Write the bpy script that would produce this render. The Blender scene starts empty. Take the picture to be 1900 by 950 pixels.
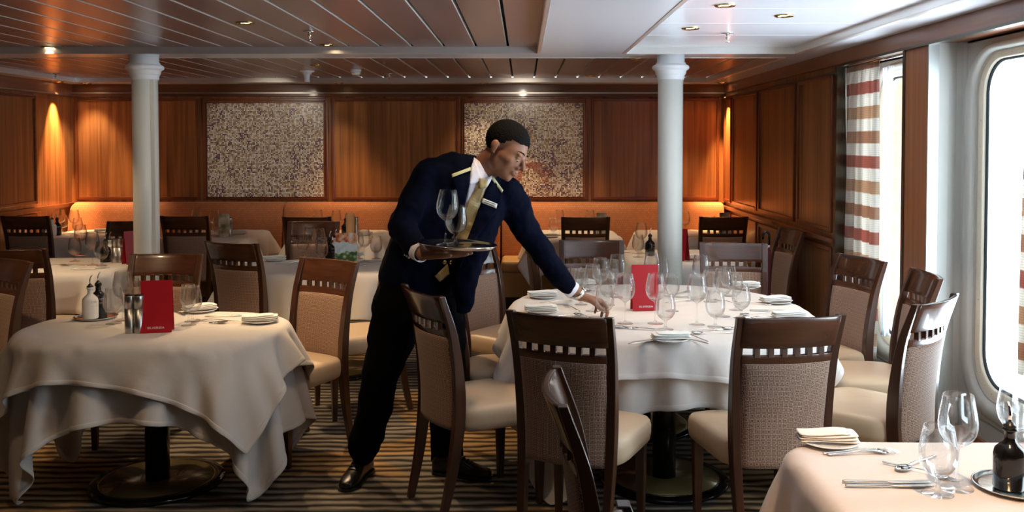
import bpy, bmesh, math, random
import numpy as np
from mathutils import Vector, Matrix, Euler
from mathutils.bvhtree import BVHTree
random.seed(7)
R = math.radians
PI = math.pi
scene = bpy.context.scene
COL = scene.collection

# ------------------------------------------------------------ camera, light, exposure
FPX = 1700.0; TILT = R(1.8); HOR = 265.0; VX = 970.0; EYE = 1.6
PY0 = HOR + FPX*math.tan(TILT)
cam_d = bpy.data.cameras.new('camera'); cam = bpy.data.objects.new('camera', cam_d); COL.objects.link(cam)
cam.location = (0, 0, EYE); cam.rotation_euler = (R(90)-TILT, 0, 0)
cam_d.sensor_width = 36.0; cam_d.lens = 36.0*FPX/1900.0
cam_d.shift_x = -(VX-950.0)/1900.0; cam_d.shift_y = -(475.0-PY0)/1900.0
cam_d.clip_start = .05; cam_d.clip_end = 500
scene.camera = cam
scene.view_settings.view_transform = 'Standard'
try: scene.view_settings.look = 'None'
except Exception: pass
scene.view_settings.gamma = 1.0; scene.view_settings.use_curve_mapping = False
scene.view_settings.exposure = 1.0
try: scene.cycles.transparent_max_bounces = 32
except Exception: pass

SKY = 5.4          # sky brightness seen through the windows
WINLIGHT = 26.0    # daylight entering each window (W)
SPOT = 34.0        # ceiling downlights (W)

world = bpy.data.worlds.new('world'); scene.world = world; world.use_nodes = True
wn = world.node_tree; wn.nodes.clear()
wo = wn.nodes.new('ShaderNodeOutputWorld'); wb = wn.nodes.new('ShaderNodeBackground')
wt = wn.nodes.new('ShaderNodeTexCoord'); ws = wn.nodes.new('ShaderNodeSeparateXYZ'); wr = wn.nodes.new('ShaderNodeValToRGB')
wm = wn.nodes.new('ShaderNodeMapRange'); wm.inputs['From Min'].default_value = -.5; wm.inputs['From Max'].default_value = .6
wn.links.new(wt.outputs['Generated'], ws.inputs[0]); wn.links.new(ws.outputs['Z'], wm.inputs['Value'])
wn.links.new(wm.outputs['Result'], wr.inputs[0]); wn.links.new(wr.outputs[0], wb.inputs[0]); wn.links.new(wb.outputs[0], wo.inputs[0])
wr.color_ramp.elements[0].color = (.80, .88, 1.0, 1); wr.color_ramp.elements[1].color = (.70, .86, 1, 1)
e = wr.color_ramp.elements.new(.38); e.color = (.72, .86, 1, 1)
e = wr.color_ramp.elements.new(.46); e.color = (.86, .96, 1, 1)
wq = wn.nodes.new('ShaderNodeMapRange'); wq.inputs['From Min'].default_value = -.35; wq.inputs['From Max'].default_value = .05; wq.inputs['To Min'].default_value = SKY*2.2; wq.inputs['To Max'].default_value = SKY*.85
wn.links.new(ws.outputs['Z'], wq.inputs['Value']); wn.links.new(wq.outputs['Result'], wb.inputs['Strength'])   # sunlit water below, hazy sky above

def pt(px, py, Y):
    """world point seen at photo pixel px, py lying at distance Y"""
    x = (px-VX)/FPX; y = -(py-PY0)/FPX
    c, s = math.cos(TILT), math.sin(TILT)
    d = Vector((x, c + y*s, -s + y*c)); t = Y/d.y
    return Vector((d.x*t, Y, EYE + d.z*t))
def ptz(px, py, z):
    a = pt(px, py, 1.0); t = (z-EYE)/(a.z-EYE)
    return Vector((a.x*t, t, z))

# ------------------------------------------------------------ materials
MATS = {}
def mat(name, col=(.5, .5, .5), rough=.5, metal=0, spec=.5, coat=0, sheen=0, trans=0, emis=None, estr=0):
    m = bpy.data.materials.new(name); m.use_nodes = True
    b = m.node_tree.nodes['Principled BSDF']
    b.inputs['Base Color'].default_value = (*col, 1); b.inputs['Roughness'].default_value = rough
    b.inputs['Metallic'].default_value = metal; b.inputs['Specular IOR Level'].default_value = spec
    if coat: b.inputs['Coat Weight'].default_value = coat; b.inputs['Coat Roughness'].default_value = .08
    if sheen: b.inputs['Sheen Weight'].default_value = sheen
    if trans: b.inputs['Transmission Weight'].default_value = trans
    if emis: b.inputs['Emission Color'].default_value = (*emis, 1); b.inputs['Emission Strength'].default_value = estr
    MATS[name] = m
    return m
def nd(m, t, **kw):
    n = m.node_tree.nodes.new(t)
    for k, v in kw.items(): setattr(n, k, v)
    return n
def lk(m, a, b): m.node_tree.links.new(a, b)
def bsdf(m): return m.node_tree.nodes['Principled BSDF']
def coords(m, scale=(1, 1, 1), rot=(0, 0, 0), which='Object'):
    tc = nd(m, 'ShaderNodeTexCoord'); mp = nd(m, 'ShaderNodeMapping')
    mp.inputs['Scale'].default_value = scale; mp.inputs['Rotation'].default_value = rot
    lk(m, tc.outputs[which], mp.inputs[0]); return mp.outputs[0]
def noise(m, vec, scale=5, detail=3, rough=.5, dist=0):
    n = nd(m, 'ShaderNodeTexNoise'); n.inputs['Scale'].default_value = scale; n.inputs['Detail'].default_value = detail
    n.inputs['Roughness'].default_value = rough; n.inputs['Distortion'].default_value = dist
    lk(m, vec, n.inputs['Vector']); return n.outputs['Fac']
def ramp(m, fac, stops, interp='LINEAR'):
    r = nd(m, 'ShaderNodeValToRGB'); r.color_ramp.interpolation = interp
    el = r.color_ramp.elements
    while len(el) < len(stops): el.new(.5)
    for i, (p, c) in enumerate(stops): el[i].position = p; el[i].color = (*c, 1)
    lk(m, fac, r.inputs[0]); return r.outputs[0]
def math_(m, op, a, b=None):
    n = nd(m, 'ShaderNodeMath', operation=op)
    for i, v in enumerate((a, b)):
        if v is None: continue
        if isinstance(v, (int, float)): n.inputs[i].default_value = v
        else: lk(m, v, n.inputs[i])
    return n.outputs[0]
def mixc(m, fac, a, b):
    n = nd(m, 'ShaderNodeMix', data_type='RGBA')
    for k, v in ((0, fac), (6, a), (7, b)):
        if isinstance(v, tuple): n.inputs[k].default_value = (*v, 1)
        elif isinstance(v, (int, float)): n.inputs[k].default_value = v
        else: lk(m, v, n.inputs[k])
    return n.outputs[2]
def bump(m, h, strength=.3, dist=.01):
    b = nd(m, 'ShaderNodeBump'); b.inputs['Strength'].default_value = strength; b.inputs['Distance'].default_value = dist
    lk(m, h, b.inputs['Height']); lk(m, b.outputs[0], bsdf(m).inputs['Normal'])
def base(m, c): lk(m, c, bsdf(m).inputs['Base Color'])

def wood(name, c1, c2, rough=.35, axis='z', sc=26, coat=.2):
    m = mat(name, c1, rough, coat=coat)
    s = {'z': (sc, sc, .7), 'x': (.7, sc, sc), 'y': (sc, .7, sc)}[axis]
    v = coords(m, s)
    n1 = noise(m, v, 1.0, 5, .6, .4); n2 = noise(m, coords(m, tuple(q*.25 for q in s)), 1, 2)
    f = math_(m, 'ADD', math_(m, 'MULTIPLY', n1, .7), math_(m, 'MULTIPLY', n2, .35))
    base(m, ramp(m, f, [(.36, c2), (.5, tuple((a+b)/2 for a, b in zip(c1, c2))), (.66, c1)]))
    return m
wood('panel_wood', (.385, .17, .062), (.135, .048, .016), .32)
wood('frame_wood', (.21, .06, .022), (.11, .028, .010), .28)
wood('frame_wood_x', (.21, .06, .022), (.11, .028, .010), .28, 'x')
wood('frame_wood_y', (.21, .06, .022), (.11, .028, .010), .28, 'y')
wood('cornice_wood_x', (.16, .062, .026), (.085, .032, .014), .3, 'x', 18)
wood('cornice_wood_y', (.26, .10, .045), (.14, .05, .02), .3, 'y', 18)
wood('pillar_wood', (.36, .14, .058), (.19, .062, .022), .35)
wood('chair_wood', (.095, .033, .014), (.036, .013, .006), .25, 'x', 22, .6)
wood('chair_post_wood', (.075, .027, .012), (.03, .012, .006), .28, 'z', 22, .35)
mat('cushion', (.56, .41, .27), .42, spec=.4); m = MATS['cushion']
bump(m, noise(m, coords(m), 9, 3), .12, .02)
mat('banquette_seat', (.55, .34, .14), .45)

def square_spiral(name, cell, ca, cb, axes=('X', 'Z'), rings=3.0, rough=.75):
    m = mat(name, ca, rough, sheen=.2)
    tc = nd(m, 'ShaderNodeTexCoord'); sp = nd(m, 'ShaderNodeSeparateXYZ'); lk(m, tc.outputs['Object'], sp.inputs[0])
    ds = []
    for a in axes:
        f = math_(m, 'FRACT', math_(m, 'MULTIPLY', math_(m, 'ADD', sp.outputs[a], 10.0), 1/cell))
        ds.append(math_(m, 'ABSOLUTE', math_(m, 'SUBTRACT', f, .5)))
    d = math_(m, 'MAXIMUM', ds[0], ds[1])
    k = math_(m, 'FRACT', math_(m, 'ADD', math_(m, 'MULTIPLY', d, rings*2), .25))
    on = math_(m, 'GREATER_THAN', k, .5)
    n = noise(m, coords(m, (60, 60, 60)), 1, 2)
    lite = mixc(m, n, ca, tuple(q*.78 for q in ca))
    base(m, mixc(m, on, lite, cb)); bump(m, on, -.25, .001)
    return m
square_spiral('chair_fabric', .0205, (.50, .335, .235), (.10, .034, .022), rings=2.0)

m = mat('banquette_fabric', (.45, .16, .06), .7, sheen=.2)
br = nd(m, 'ShaderNodeTexBrick'); lk(m, coords(m, (1, 1, 1), (R(90), 0, 0)), br.inputs['Vector'])
br.inputs['Scale'].default_value = 1; br.inputs['Brick Width'].default_value = .021; br.inputs['Row Height'].default_value = .019
br.inputs['Mortar Size'].default_value = .005; br.inputs['Mortar Smooth'].default_value = 1.0; br.offset = .5
br.inputs['Color1'].default_value = (.52, .20, .075, 1); br.inputs['Color2'].default_value = (.44, .155, .055, 1); br.inputs['Mortar'].default_value = (.36, .12, .04, 1)
base(m, br.outputs['Color']); bump(m, br.outputs['Fac'], -.5, .003)

m = mat('linen', (.70, .655, .615), .75, sheen=.15, spec=.25)
v = coords(m); bump(m, noise(m, v, 6, 4, .55), .12, .03)
m = mat('napkin_linen', (.84, .83, .80), .8, spec=.2); bump(m, noise(m, coords(m), 40, 3), .25, .004)

m = mat('carpet', (.2, .13, .06), .95, spec=.1)
tc = nd(m, 'ShaderNodeTexCoord')
def wav(scale, dist, dsc, rot=0.0):
    w = nd(m, 'ShaderNodeTexWave', bands_direction='Y'); w.inputs['Scale'].default_value = scale; w.inputs['Distortion'].default_value = dist
    w.inputs['Detail'].default_value = 2; w.inputs['Detail Scale'].default_value = dsc
    mp = nd(m, 'ShaderNodeMapping'); mp.inputs['Rotation'].default_value = (0, 0, rot); mp.inputs['Scale'].default_value = (.38, 1, 1)
    lk(m, tc.outputs['Object'], mp.inputs[0]); lk(m, mp.outputs[0], w.inputs['Vector']); return w.outputs['Fac']
w1 = wav(4.4, 3.2, 2.2, R(-2)); big = noise(m, coords(m, (.5, .9, 1)), 1.15, 1, .4, .8)
area = ramp(m, big, [(.46, (0, 0, 0)), (.475, (1, 1, 1))])
pile = noise(m, coords(m), 260, 2)
gold = ramp(m, w1, [(.05, (.07, .042, .021)), (.35, (.30, .185, .088)), (.9, (.52, .335, .165))])
grey = ramp(m, w1, [(.05, (.04, .034, .03)), (.35, (.16, .135, .105)), (.9, (.33, .28, .22))])
c = mixc(m, area, gold, grey)
mm = nd(m, 'ShaderNodeMix', data_type='RGBA', blend_type='MULTIPLY'); mm.inputs[0].default_value = .5
lk(m, c, mm.inputs[6]); lk(m, ramp(m, pile, [(.3, (.55, .55, .55)), (.7, (1.2, 1.2, 1.2))]), mm.inputs[7]); base(m, mm.outputs[2])
bump(m, math_(m, 'ADD', w1, math_(m, 'MULTIPLY', pile, .3)), .9, .02)

m = mat('ceiling_slat', (.21, .125, .098), .30, metal=.35, coat=.15)
base(m, ramp(m, noise(m, coords(m, (3, .4, 1)), 1, 3), [(.3, (.28, .185, .16)), (.7, (.37, .26, .23))]))
mat('ceiling_white', (.74, .76, .80), .28, coat=.3); mat('slat_edge', (.66, .63, .60), .5, metal=.3); mat('void_black', (.008, .008, .008), .9)
m = mat('trim_steel', (.90, .89, .86), .34, metal=.85); m = mat('polished_steel', (.80, .79, .75), .13, metal=1); bump(m, noise(m, coords(m, (2, 2, 2)), 3, 2), .15, .02)
mat('brushed_steel', (.50, .49, .47), .34, metal=1); mat('pillar_steel', (.42, .44, .42), .4, metal=.8); mat('dark_steel', (.16, .145, .12), .3, metal=1)
mat('brass', (.56, .43, .20), .2, metal=1); mat('chrome', (.9, .9, .9), .06, metal=1)
mat('column_white', (.80, .80, .74), .42, coat=.1); mat('capital_white', (.82, .84, .86), .4)
mat('bay_paint', (.44, .445, .41), .42); mat('bezel_paint', (.74, .70, .57), .35, spec=.5)
mat('rubber', (.02, .03, .035), .5); mat('black_gloss', (.006, .006, .007), .12); mat('black_metal', (.012, .012, .012), .3)
mat('brass_plate', (.21, .155, .06), .25, metal=.3, coat=.5)
mat('porcelain', (.88, .88, .86), .15, coat=.5); mat('white_ceramic', (.84, .84, .83), .12, coat=.5)
mat('menu_red', (.42, .012, .022), .35, coat=.15); mat('letter_white', (.88, .86, .84), .5); mat('paper', (.75, .68, .58), .6)
mat('cork', (.5, .3, .15), .8); mat('light_lens', (1, .8, .55), .3, emis=(1, .72, .42), estr=14)
mat('wine_red_cloth', (.10, .012, .015), .7)

m = bpy.data.materials.new('clear_glass'); m.use_nodes = True; MATS['clear_glass'] = m
nt = m.node_tree; nt.nodes.clear(); out = nt.nodes.new('ShaderNodeOutputMaterial'); mx = nt.nodes.new('ShaderNodeMixShader')
tr = nt.nodes.new('ShaderNodeBsdfTransparent'); tr.inputs[0].default_value = (.97, .975, .975, 1)
gl = nt.nodes.new('ShaderNodeBsdfGlass'); gl.inputs['IOR'].default_value = 1.48; gl.inputs['Roughness'].default_value = 0
fz = nt.nodes.new('ShaderNodeLayerWeight'); fz.inputs['Blend'].default_value = .5
fp_ = nt.nodes.new('ShaderNodeMath'); fp_.operation = 'POWER'; fp_.inputs[1].default_value = 2.2; nt.links.new(fz.outputs['Facing'], fp_.inputs[0])
fm_ = nt.nodes.new('ShaderNodeMath'); fm_.operation = 'MULTIPLY_ADD'; fm_.inputs[1].default_value = .88; fm_.inputs[2].default_value = .09; nt.links.new(fp_.outputs[0], fm_.inputs[0]); nt.links.new(fm_.outputs[0], mx.inputs[0])
nt.links.new(tr.outputs[0], mx.inputs[1]); nt.links.new(gl.outputs[0], mx.inputs[2]); nt.links.new(mx.outputs[0], out.inputs[0])
m = bpy.data.materials.new('window_glass'); m.use_nodes = True; MATS['window_glass'] = m
nt = m.node_tree; nt.nodes.clear(); out = nt.nodes.new('ShaderNodeOutputMaterial'); mx = nt.nodes.new('ShaderNodeMixShader')
tr = nt.nodes.new('ShaderNodeBsdfTransparent'); tr.inputs[0].default_value = (.93, .97, .98, 1)
gs = nt.nodes.new('ShaderNodeBsdfGlossy'); gs.inputs['Roughness'].default_value = .02
lw = nt.nodes.new('ShaderNodeLayerWeight'); lw.inputs['Blend'].default_value = .5
lp_ = nt.nodes.new('ShaderNodeMath'); lp_.operation = 'POWER'; lp_.inputs[1].default_value = 5.0; nt.links.new(lw.outputs['Facing'], lp_.inputs[0])
nt.links.new(lp_.outputs[0], mx.inputs[0]); nt.links.new(tr.outputs[0], mx.inputs[1]); nt.links.new(gs.outputs[0], mx.inputs[2]); nt.links.new(mx.outputs[0], out.inputs[0])

# mosaic: little square glass tiles
def mosaic_mat(name, cx, cz, seed, red=.75):
    m = mat(name, (.4, .3, .2), .25)
    tc = nd(m, 'ShaderNodeTexCoord'); sp = nd(m, 'ShaderNodeSeparateXYZ'); lk(m, tc.outputs['Object'], sp.inputs[0])
    N = 1/.0138
    u = math_(m, 'MULTIPLY', sp.outputs['X'], N); w = math_(m, 'MULTIPLY', sp.outputs['Z'], N)
    cb = nd(m, 'ShaderNodeCombineXYZ'); lk(m, math_(m, 'FLOOR', u), cb.inputs[0]); lk(m, math_(m, 'FLOOR', w), cb.inputs[1]); cb.inputs[2].default_value = seed
    wn_ = nd(m, 'ShaderNodeTexWhiteNoise', noise_dimensions='3D'); lk(m, cb.outputs[0], wn_.inputs['Vector'])
    tone = ramp(m, wn_.outputs['Value'], [(0, (.16, .10, .08)), (.12, (.36, .26, .17)), (.32, (.58, .46, .31)), (.55, (.78, .69, .54)), (.75, (.95, .92, .84)), (.9, (1, 1, .98))])
    n1 = noise(m, cb.outputs[0], .075, 3, .6, 1.2)
    wn2 = nd(m, 'ShaderNodeTexWhiteNoise', noise_dimensions='2D'); lk(m, cb.outputs[0], wn2.inputs['Vector'])
    pur = math_(m, 'MULTIPLY', math_(m, 'GREATER_THAN', n1, .56), math_(m, 'GREATER_THAN', wn2.outputs['Value'], .72))
    c1 = mixc(m, pur, tone, (.13, .07, .19))
    # a reddish swirl
    dx = math_(m, 'SUBTRACT', sp.outputs['X'], cx); dz = math_(m, 'SUBTRACT', sp.outputs['Z'], cz)
    rr = math_(m, 'SQRT', math_(m, 'ADD', math_(m, 'MULTIPLY', dx, dx), math_(m, 'MULTIPLY', dz, dz)))
    an = math_(m, 'ARCTAN2', dz, dx)
    arm = math_(m, 'SINE', math_(m, 'ADD', math_(m, 'MULTIPLY', an, 3.0), math_(m, 'MULTIPLY', rr, 9.0)))
    fa = math_(m, 'MULTIPLY', math_(m, 'SUBTRACT', 1.0, math_(m, 'MULTIPLY', rr, 2.3)), math_(m, 'GREATER_THAN', arm, .55))
    fa = math_(m, 'MAXIMUM', fa, 0.0)
    fa = math_(m, 'GREATER_THAN', math_(m, 'MULTIPLY', fa, 1.5), wn2.outputs['Value'])
    c2 = mixc(m, math_(m, 'MULTIPLY', fa, red), c1, (.33, .045, .03))
    gu = math_(m, 'ABSOLUTE', math_(m, 'SUBTRACT', math_(m, 'FRACT', u), .5)); gw = math_(m, 'ABSOLUTE', math_(m, 'SUBTRACT', math_(m, 'FRACT', w), .5))
    gr = math_(m, 'GREATER_THAN', math_(m, 'MAXIMUM', gu, gw), .40)
    base(m, mixc(m, gr, c2, (.22, .165, .12))); bump(m, gr, -.4, .002)
    return m

def striped(name):
    m = mat(name, (.8, .8, .75), .8, spec=.2)
    tc = nd(m, 'ShaderNodeTexCoord'); sp = nd(m, 'ShaderNodeSeparateXYZ'); lk(m, tc.outputs['Object'], sp.inputs[0])
    z = math_(m, 'FRACT', math_(m, 'MULTIPLY', math_(m, 'SUBTRACT', 2.2, sp.outputs['Z']), 1/.457))
    W = (.80, .78, .72); Rd = (.52, .25, .20); T1 = (.52, .34, .24); T2 = (.60, .44, .31)
    c = ramp(m, z, [(0, W), (.153, T1), (.319, W), (.486, Rd), (.652, W), (.819, T2), (.985, W)], 'CONSTANT')
    fine = math_(m, 'GREATER_THAN', math_(m, 'FRACT', math_(m, 'MULTIPLY', sp.outputs['Z'], 90)), .62)
    wh = nd(m, 'ShaderNodeMix', data_type='RGBA', blend_type='MULTIPLY'); lk(m, math_(m, 'MULTIPLY', fine, .35), wh.inputs[0]); lk(m, c, wh.inputs[6]); wh.inputs[7].default_value = (.7, .55, .5, 1)
    base(m, wh.outputs[2]); bump(m, fine, .2, .001)
    nt = m.node_tree; tl = nt.nodes.new('ShaderNodeBsdfTranslucent'); mx = nt.nodes.new('ShaderNodeMixShader'); mx.inputs[0].default_value = .38
    nt.links.new(wh.outputs[2], tl.inputs[0]); o = [n for n in nt.nodes if n.type == 'OUTPUT_MATERIAL'][0]
    nt.links.new(bsdf(m).outputs[0], mx.inputs[1]); nt.links.new(tl.outputs[0], mx.inputs[2]); nt.links.new(mx.outputs[0], o.inputs[0])
striped('curtain_stripe')
m = mat('sheer', (.9, .92, .93), .8); nt = m.node_tree; tl = nt.nodes.new('ShaderNodeBsdfTranslucent'); mx = nt.nodes.new('ShaderNodeMixShader'); mx.inputs[0].default_value = .6
tl.inputs[0].default_value = (.9, .93, .95, 1); o = [n for n in nt.nodes if n.type == 'OUTPUT_MATERIAL'][0]
nt.links.new(bsdf(m).outputs[0], mx.inputs[1]); nt.links.new(tl.outputs[0], mx.inputs[2]); nt.links.new(mx.outputs[0], o.inputs[0])
# person
m = mat('skin', (.30, .135, .075), .48, spec=.4); bump(m, noise(m, coords(m), 300, 2), .08, .001)
m = mat('hair', (.004, .0035, .003), .7, spec=.08); bump(m, noise(m, coords(m, (1, 1, 1)), 190, 3), 1, .006)
m = mat('suit_navy', (.0019, .003, .0115), .85, spec=.06); bump(m, noise(m, coords(m), 16, 4), .25, .015)
m = mat('trouser_black', (.0028, .0028, .0042), .9, spec=.05); bump(m, noise(m, coords(m), 9, 3), .3, .02)
mat('shirt', (.78, .76, .84), .7); mat('eye_white', (.7, .68, .65), .2); mat('iris', (.03, .015, .008), .1); mat('lip', (.30, .10, .075), .45)
m = mat('tie_gold', (.33, .24, .10), .4, sheen=.3); bump(m, noise(m, coords(m, (1, 1, 1)), 120, 2), .3, .002)
mat('piping_gold', (.66, .60, .30), .5); mat('badge', (.80, .76, .66), .35, metal=.2); mat('badge_ink', (.12, .1, .1), .5); mat('shoe_black', (.005, .005, .006), .3)

# ------------------------------------------------------------ mesh helpers
class MB:
    def __init__(s): s.v = []; s.f = []; s.sm = []
    def add(s, vs, fs, smooth=True):
        o = len(s.v); s.v += [tuple(q) for q in vs]; s.f += [tuple(i+o for i in f) for f in fs]; s.sm += [smooth]*len(fs); return s
    def box(s, a, b, smooth=False):
        (x0, y0, z0), (x1, y1, z1) = a, b
        vs = [(x0, y0, z0), (x1, y0, z0), (x1, y1, z0), (x0, y1, z0), (x0, y0, z1), (x1, y0, z1), (x1, y1, z1), (x0, y1, z1)]
        return s.add(vs, [(0, 3, 2, 1), (4, 5, 6, 7), (0, 1, 5, 4), (1, 2, 6, 5), (2, 3, 7, 6), (3, 0, 4, 7)], smooth)
    def lathe(s, prof, n=24, c=(0, 0, 0), cap=True, smooth=True):
        vs = []; fs = []
        for (r, z) in prof:
            for k in range(n):
                a = 2*PI*k/n; vs.append((c[0]+r*math.cos(a), c[1]+r*math.sin(a), c[2]+z))
        for i in range(len(prof)-1):
            for k in range(n):
                k2 = (k+1) % n; fs.append((i*n+k, i*n+k2, (i+1)*n+k2, (i+1)*n+k))
        if cap:
            fs.append(tuple(reversed(range(n)))); fs.append(tuple(range((len(prof)-1)*n, len(prof)*n)))
        return s.add(vs, fs, smooth)
    def loft(s, rings, cap=True, smooth=True):
        n = len(rings[0]); vs = [q for r in rings for q in r]; fs = []
        for i in range(len(rings)-1):
            for k in range(n):
                k2 = (k+1) % n; fs.append((i*n+k, i*n+k2, (i+1)*n+k2, (i+1)*n+k))
        if cap: fs.append(tuple(reversed(range(n)))); fs.append(tuple(range((len(rings)-1)*n, len(rings)*n)))
        return s.add(vs, fs, smooth)
    def tube(s, pts, r, n=8, cap=True, flat=1.0, smooth=True):
        pts = [Vector(p) for p in pts]; rings = []; prev = None
        rs = r if isinstance(r, (list, tuple)) else [r]*len(pts)
        for i, p in enumerate(pts):
            t = (pts[min(i+1, len(pts)-1)]-pts[max(i-1, 0)]).normalized()
            ref = prev if prev is not None else (Vector((0, 0, 1)) if abs(t.z) < .9 else Vector((1, 0, 0)))
            u = (ref - t*ref.dot(t)).normalized(); w = t.cross(u); prev = u
            rings.append([p+u*rs[i]*flat*math.sin(2*PI*k/n)+w*rs[i]*math.cos(2*PI*k/n) for k in range(n)])
        return s.loft(rings, cap, smooth)
    def ell(s, c, r, rot=None, n=20, m=12):
        vs = []; fs = []; M = rot if rot is not None else Matrix.Identity(3); c = Vector(c)
        for i in range(m+1):
            a = PI*i/m
            for k in range(n):
                b = 2*PI*k/n; vs.append(c+M@Vector((r[0]*math.sin(a)*math.cos(b), r[1]*math.sin(a)*math.sin(b), r[2]*math.cos(a))))
        for i in range(m):
            for k in range(n):
                k2 = (k+1) % n; fs.append((i*n+k, (i+1)*n+k, (i+1)*n+k2, i*n+k2))
        return s.add(vs, fs)
    def cap(s, p0, r0, p1, r1, n=16):
        """tapered capsule"""
        p0, p1 = Vector(p0), Vector(p1); t = (p1-p0).normalized(); pts = []; rs = []
        for a in (-85, -60, -30): pts.append(p0+t*r0*math.sin(R(a))); rs.append(r0*math.cos(R(a)))
        for q in (0, .5, 1): pts.append(p0.lerp(p1, q)); rs.append(r0+(r1-r0)*q)
        for a in (30, 60, 85): pts.append(p1+t*r1*math.sin(R(a))); rs.append(r1*math.cos(R(a)))
        return s.tube(pts, rs, n)
    def xf(s, M, start=0):
        for i in range(start, len(s.v)): s.v[i] = tuple(M @ Vector(s.v[i]))
        return s
    def mesh(s, name):
        me = bpy.data.meshes.new(name); me.from_pydata(s.v, [], s.f); me.validate()
        if len(me.polygons) == len(s.sm): me.polygons.foreach_set('use_smooth', s.sm)
        else: me.polygons.foreach_set('use_smooth', [True]*len(me.polygons))
        me.update(); return me
    def build(s, name, m, parent=None, bevel=0, subd=0, solid=0, weld=0, seg=2):
        o = bpy.data.objects.new(name, s.mesh(name)); COL.objects.link(o)
        o.data.materials.append(MATS[m] if isinstance(m, str) else m)
        if parent: o.parent = parent
        if solid: q = o.modifiers.new('solid', 'SOLIDIFY'); q.thickness = solid; q.offset = 0
        if bevel: q = o.modifiers.new('bevel', 'BEVEL'); q.width = bevel; q.segments = seg; q.limit_method = 'ANGLE'; q.angle_limit = R(35)
        if subd: q = o.modifiers.new('subd', 'SUBSURF'); q.levels = subd; q.render_levels = subd
        return o
def tag(o, label=None, cat=None, group=None, kind=None):
    if label: o['label'] = label
    if cat: o['category'] = cat
    if group: o['group'] = group
    if kind: o['kind'] = kind
    return o
def empty(name, loc, rz=0, **k):
    o = bpy.data.objects.new(name, None); COL.objects.link(o); o.location = loc; o.rotation_euler = (0, 0, rz); o.empty_display_size = .1
    return tag(o, **k)
def struct(name, mb, m, parent=None, **k):
    o = mb.build(name, m, parent, **k)
    o['kind'] = 'structure'
    return o
CH = {}
def kids(o): return [c for c in bpy.data.objects if c.parent == o]
def register(o):
    CH[o.name] = [(c, kids(c)) for c in kids(o)]
def dup(o, loc, rz=0, **k):
    c = o.copy(); COL.objects.link(c); c.location = loc; c.rotation_euler = (0, 0, rz)
    for key in ('label', 'category', 'group'):
        if key in c: del c[key]
    tag(c, **k)
    for ch, sub in CH[o.name]:
        d = ch.copy(); COL.objects.link(d); d.parent = c
        for g in sub: h = g.copy(); COL.objects.link(h); h.parent = d
    return c
def bake(o):
    dg = bpy.context.evaluated_depsgraph_get(); dg.update()
    me = bpy.data.meshes.new_from_object(o.evaluated_get(dg)); o.modifiers.clear(); o.data = me
    me.polygons.foreach_set('use_smooth', [True]*len(me.polygons)); return o
def text_mesh(txt, size, mname, name='lettering', extrude=.0006, parent=None, align='CENTER', xs=1.0):
    cu = bpy.data.curves.new(name, 'FONT'); cu.body = txt; cu.size = size; cu.extrude = extrude; cu.align_x = align; cu.align_y = 'CENTER'
    t = bpy.data.objects.new(name, cu); COL.objects.link(t)
    dg = bpy.context.evaluated_depsgraph_get(); dg.update()
    me = bpy.data.meshes.new_from_object(t.evaluated_get(dg)); bpy.data.objects.remove(t)
    me.materials.clear(); me.materials.append(MATS[mname])
    o = bpy.data.objects.new(name, me); COL.objects.link(o)
    if parent: o.parent = parent
    o.scale = (xs, 1, 1)
    return o
# ------------------------------------------------------------ the room
HC = 2.2; XR = 2.08; XL = -4.65; YB = 9.44; YF = -2.6; XO = 2.245   # ceiling, right wall, left wall, back wall, wall behind, window bay wall
CZ = 2.243   # slat ceiling height inside the coffers
struct('floor', MB().box((XL-.1, YF-.1, -.05), (2.6, YB+.1, 0)), 'carpet')
# white ceiling framing the coffers
c = MB()
for a, b in (((XL-.1, 6.18), (2.6, 6.5)), ((.10, YF), (.69, 6.18)), ((1.83, YF), (2.6, 6.18)), ((1.83, 6.5), (2.6, YB)), ((-4.43, 9.1), (1.83, YB)), ((XL-.1, 6.5), (-4.43, YB)), ((XL-.1, YF), (-4.43, 6.18))):
    c.box((a[0], a[1], HC), (b[0], b[1], HC+.05))
c.box((XL-.1, YF, HC+.12), (2.6, YB+.1, HC+.16))
ceil = struct('ceiling', c, 'ceiling_white')
struct('ceiling_void', MB().box((XL-.05, YF, CZ+.035), (1.9, YB, CZ+.05)), 'void_black', ceil)
def slats_y(x0, x1, y0, y1, off):
    b = MB(); e_ = MB(); x = off
    while x > x0: x -= .212
    while x < x1:
        a, z = max(x+.0, x0), min(x+.192, x1)
        if z-a > .01:
            b.box((a, y0, CZ), (z, y1, CZ+.012)); e_.box((a-.001, y0, CZ+.001), (a+.0025, y1-.05, CZ+.03)); e_.box((z-.0025, y0, CZ+.001), (z+.001, y1-.05, CZ+.03))
        x += .212
    struct('ceiling_slats', b, 'ceiling_slat', ceil, bevel=.002); struct('slat_edges', e_, 'slat_edge', ceil)
slats_y(-4.43, .10, YF, 6.18, -.09); slats_y(-4.43, 1.83, 6.5, 9.1, -.09)
b = MB(); e_ = MB(); y = 6.05
ys = [6.18]+[6.045-.545*k for k in range(17)]
for i in range(len(ys)-1):
    y1, y0 = ys[i]-.006, ys[i+1]+.006
    b.box((.69, y0, CZ), (1.83, y1, CZ+.012))
    ym = (y0+y1)/2
struct('ceiling_slats', b, 'ceiling_white', ceil, bevel=.002)
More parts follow.
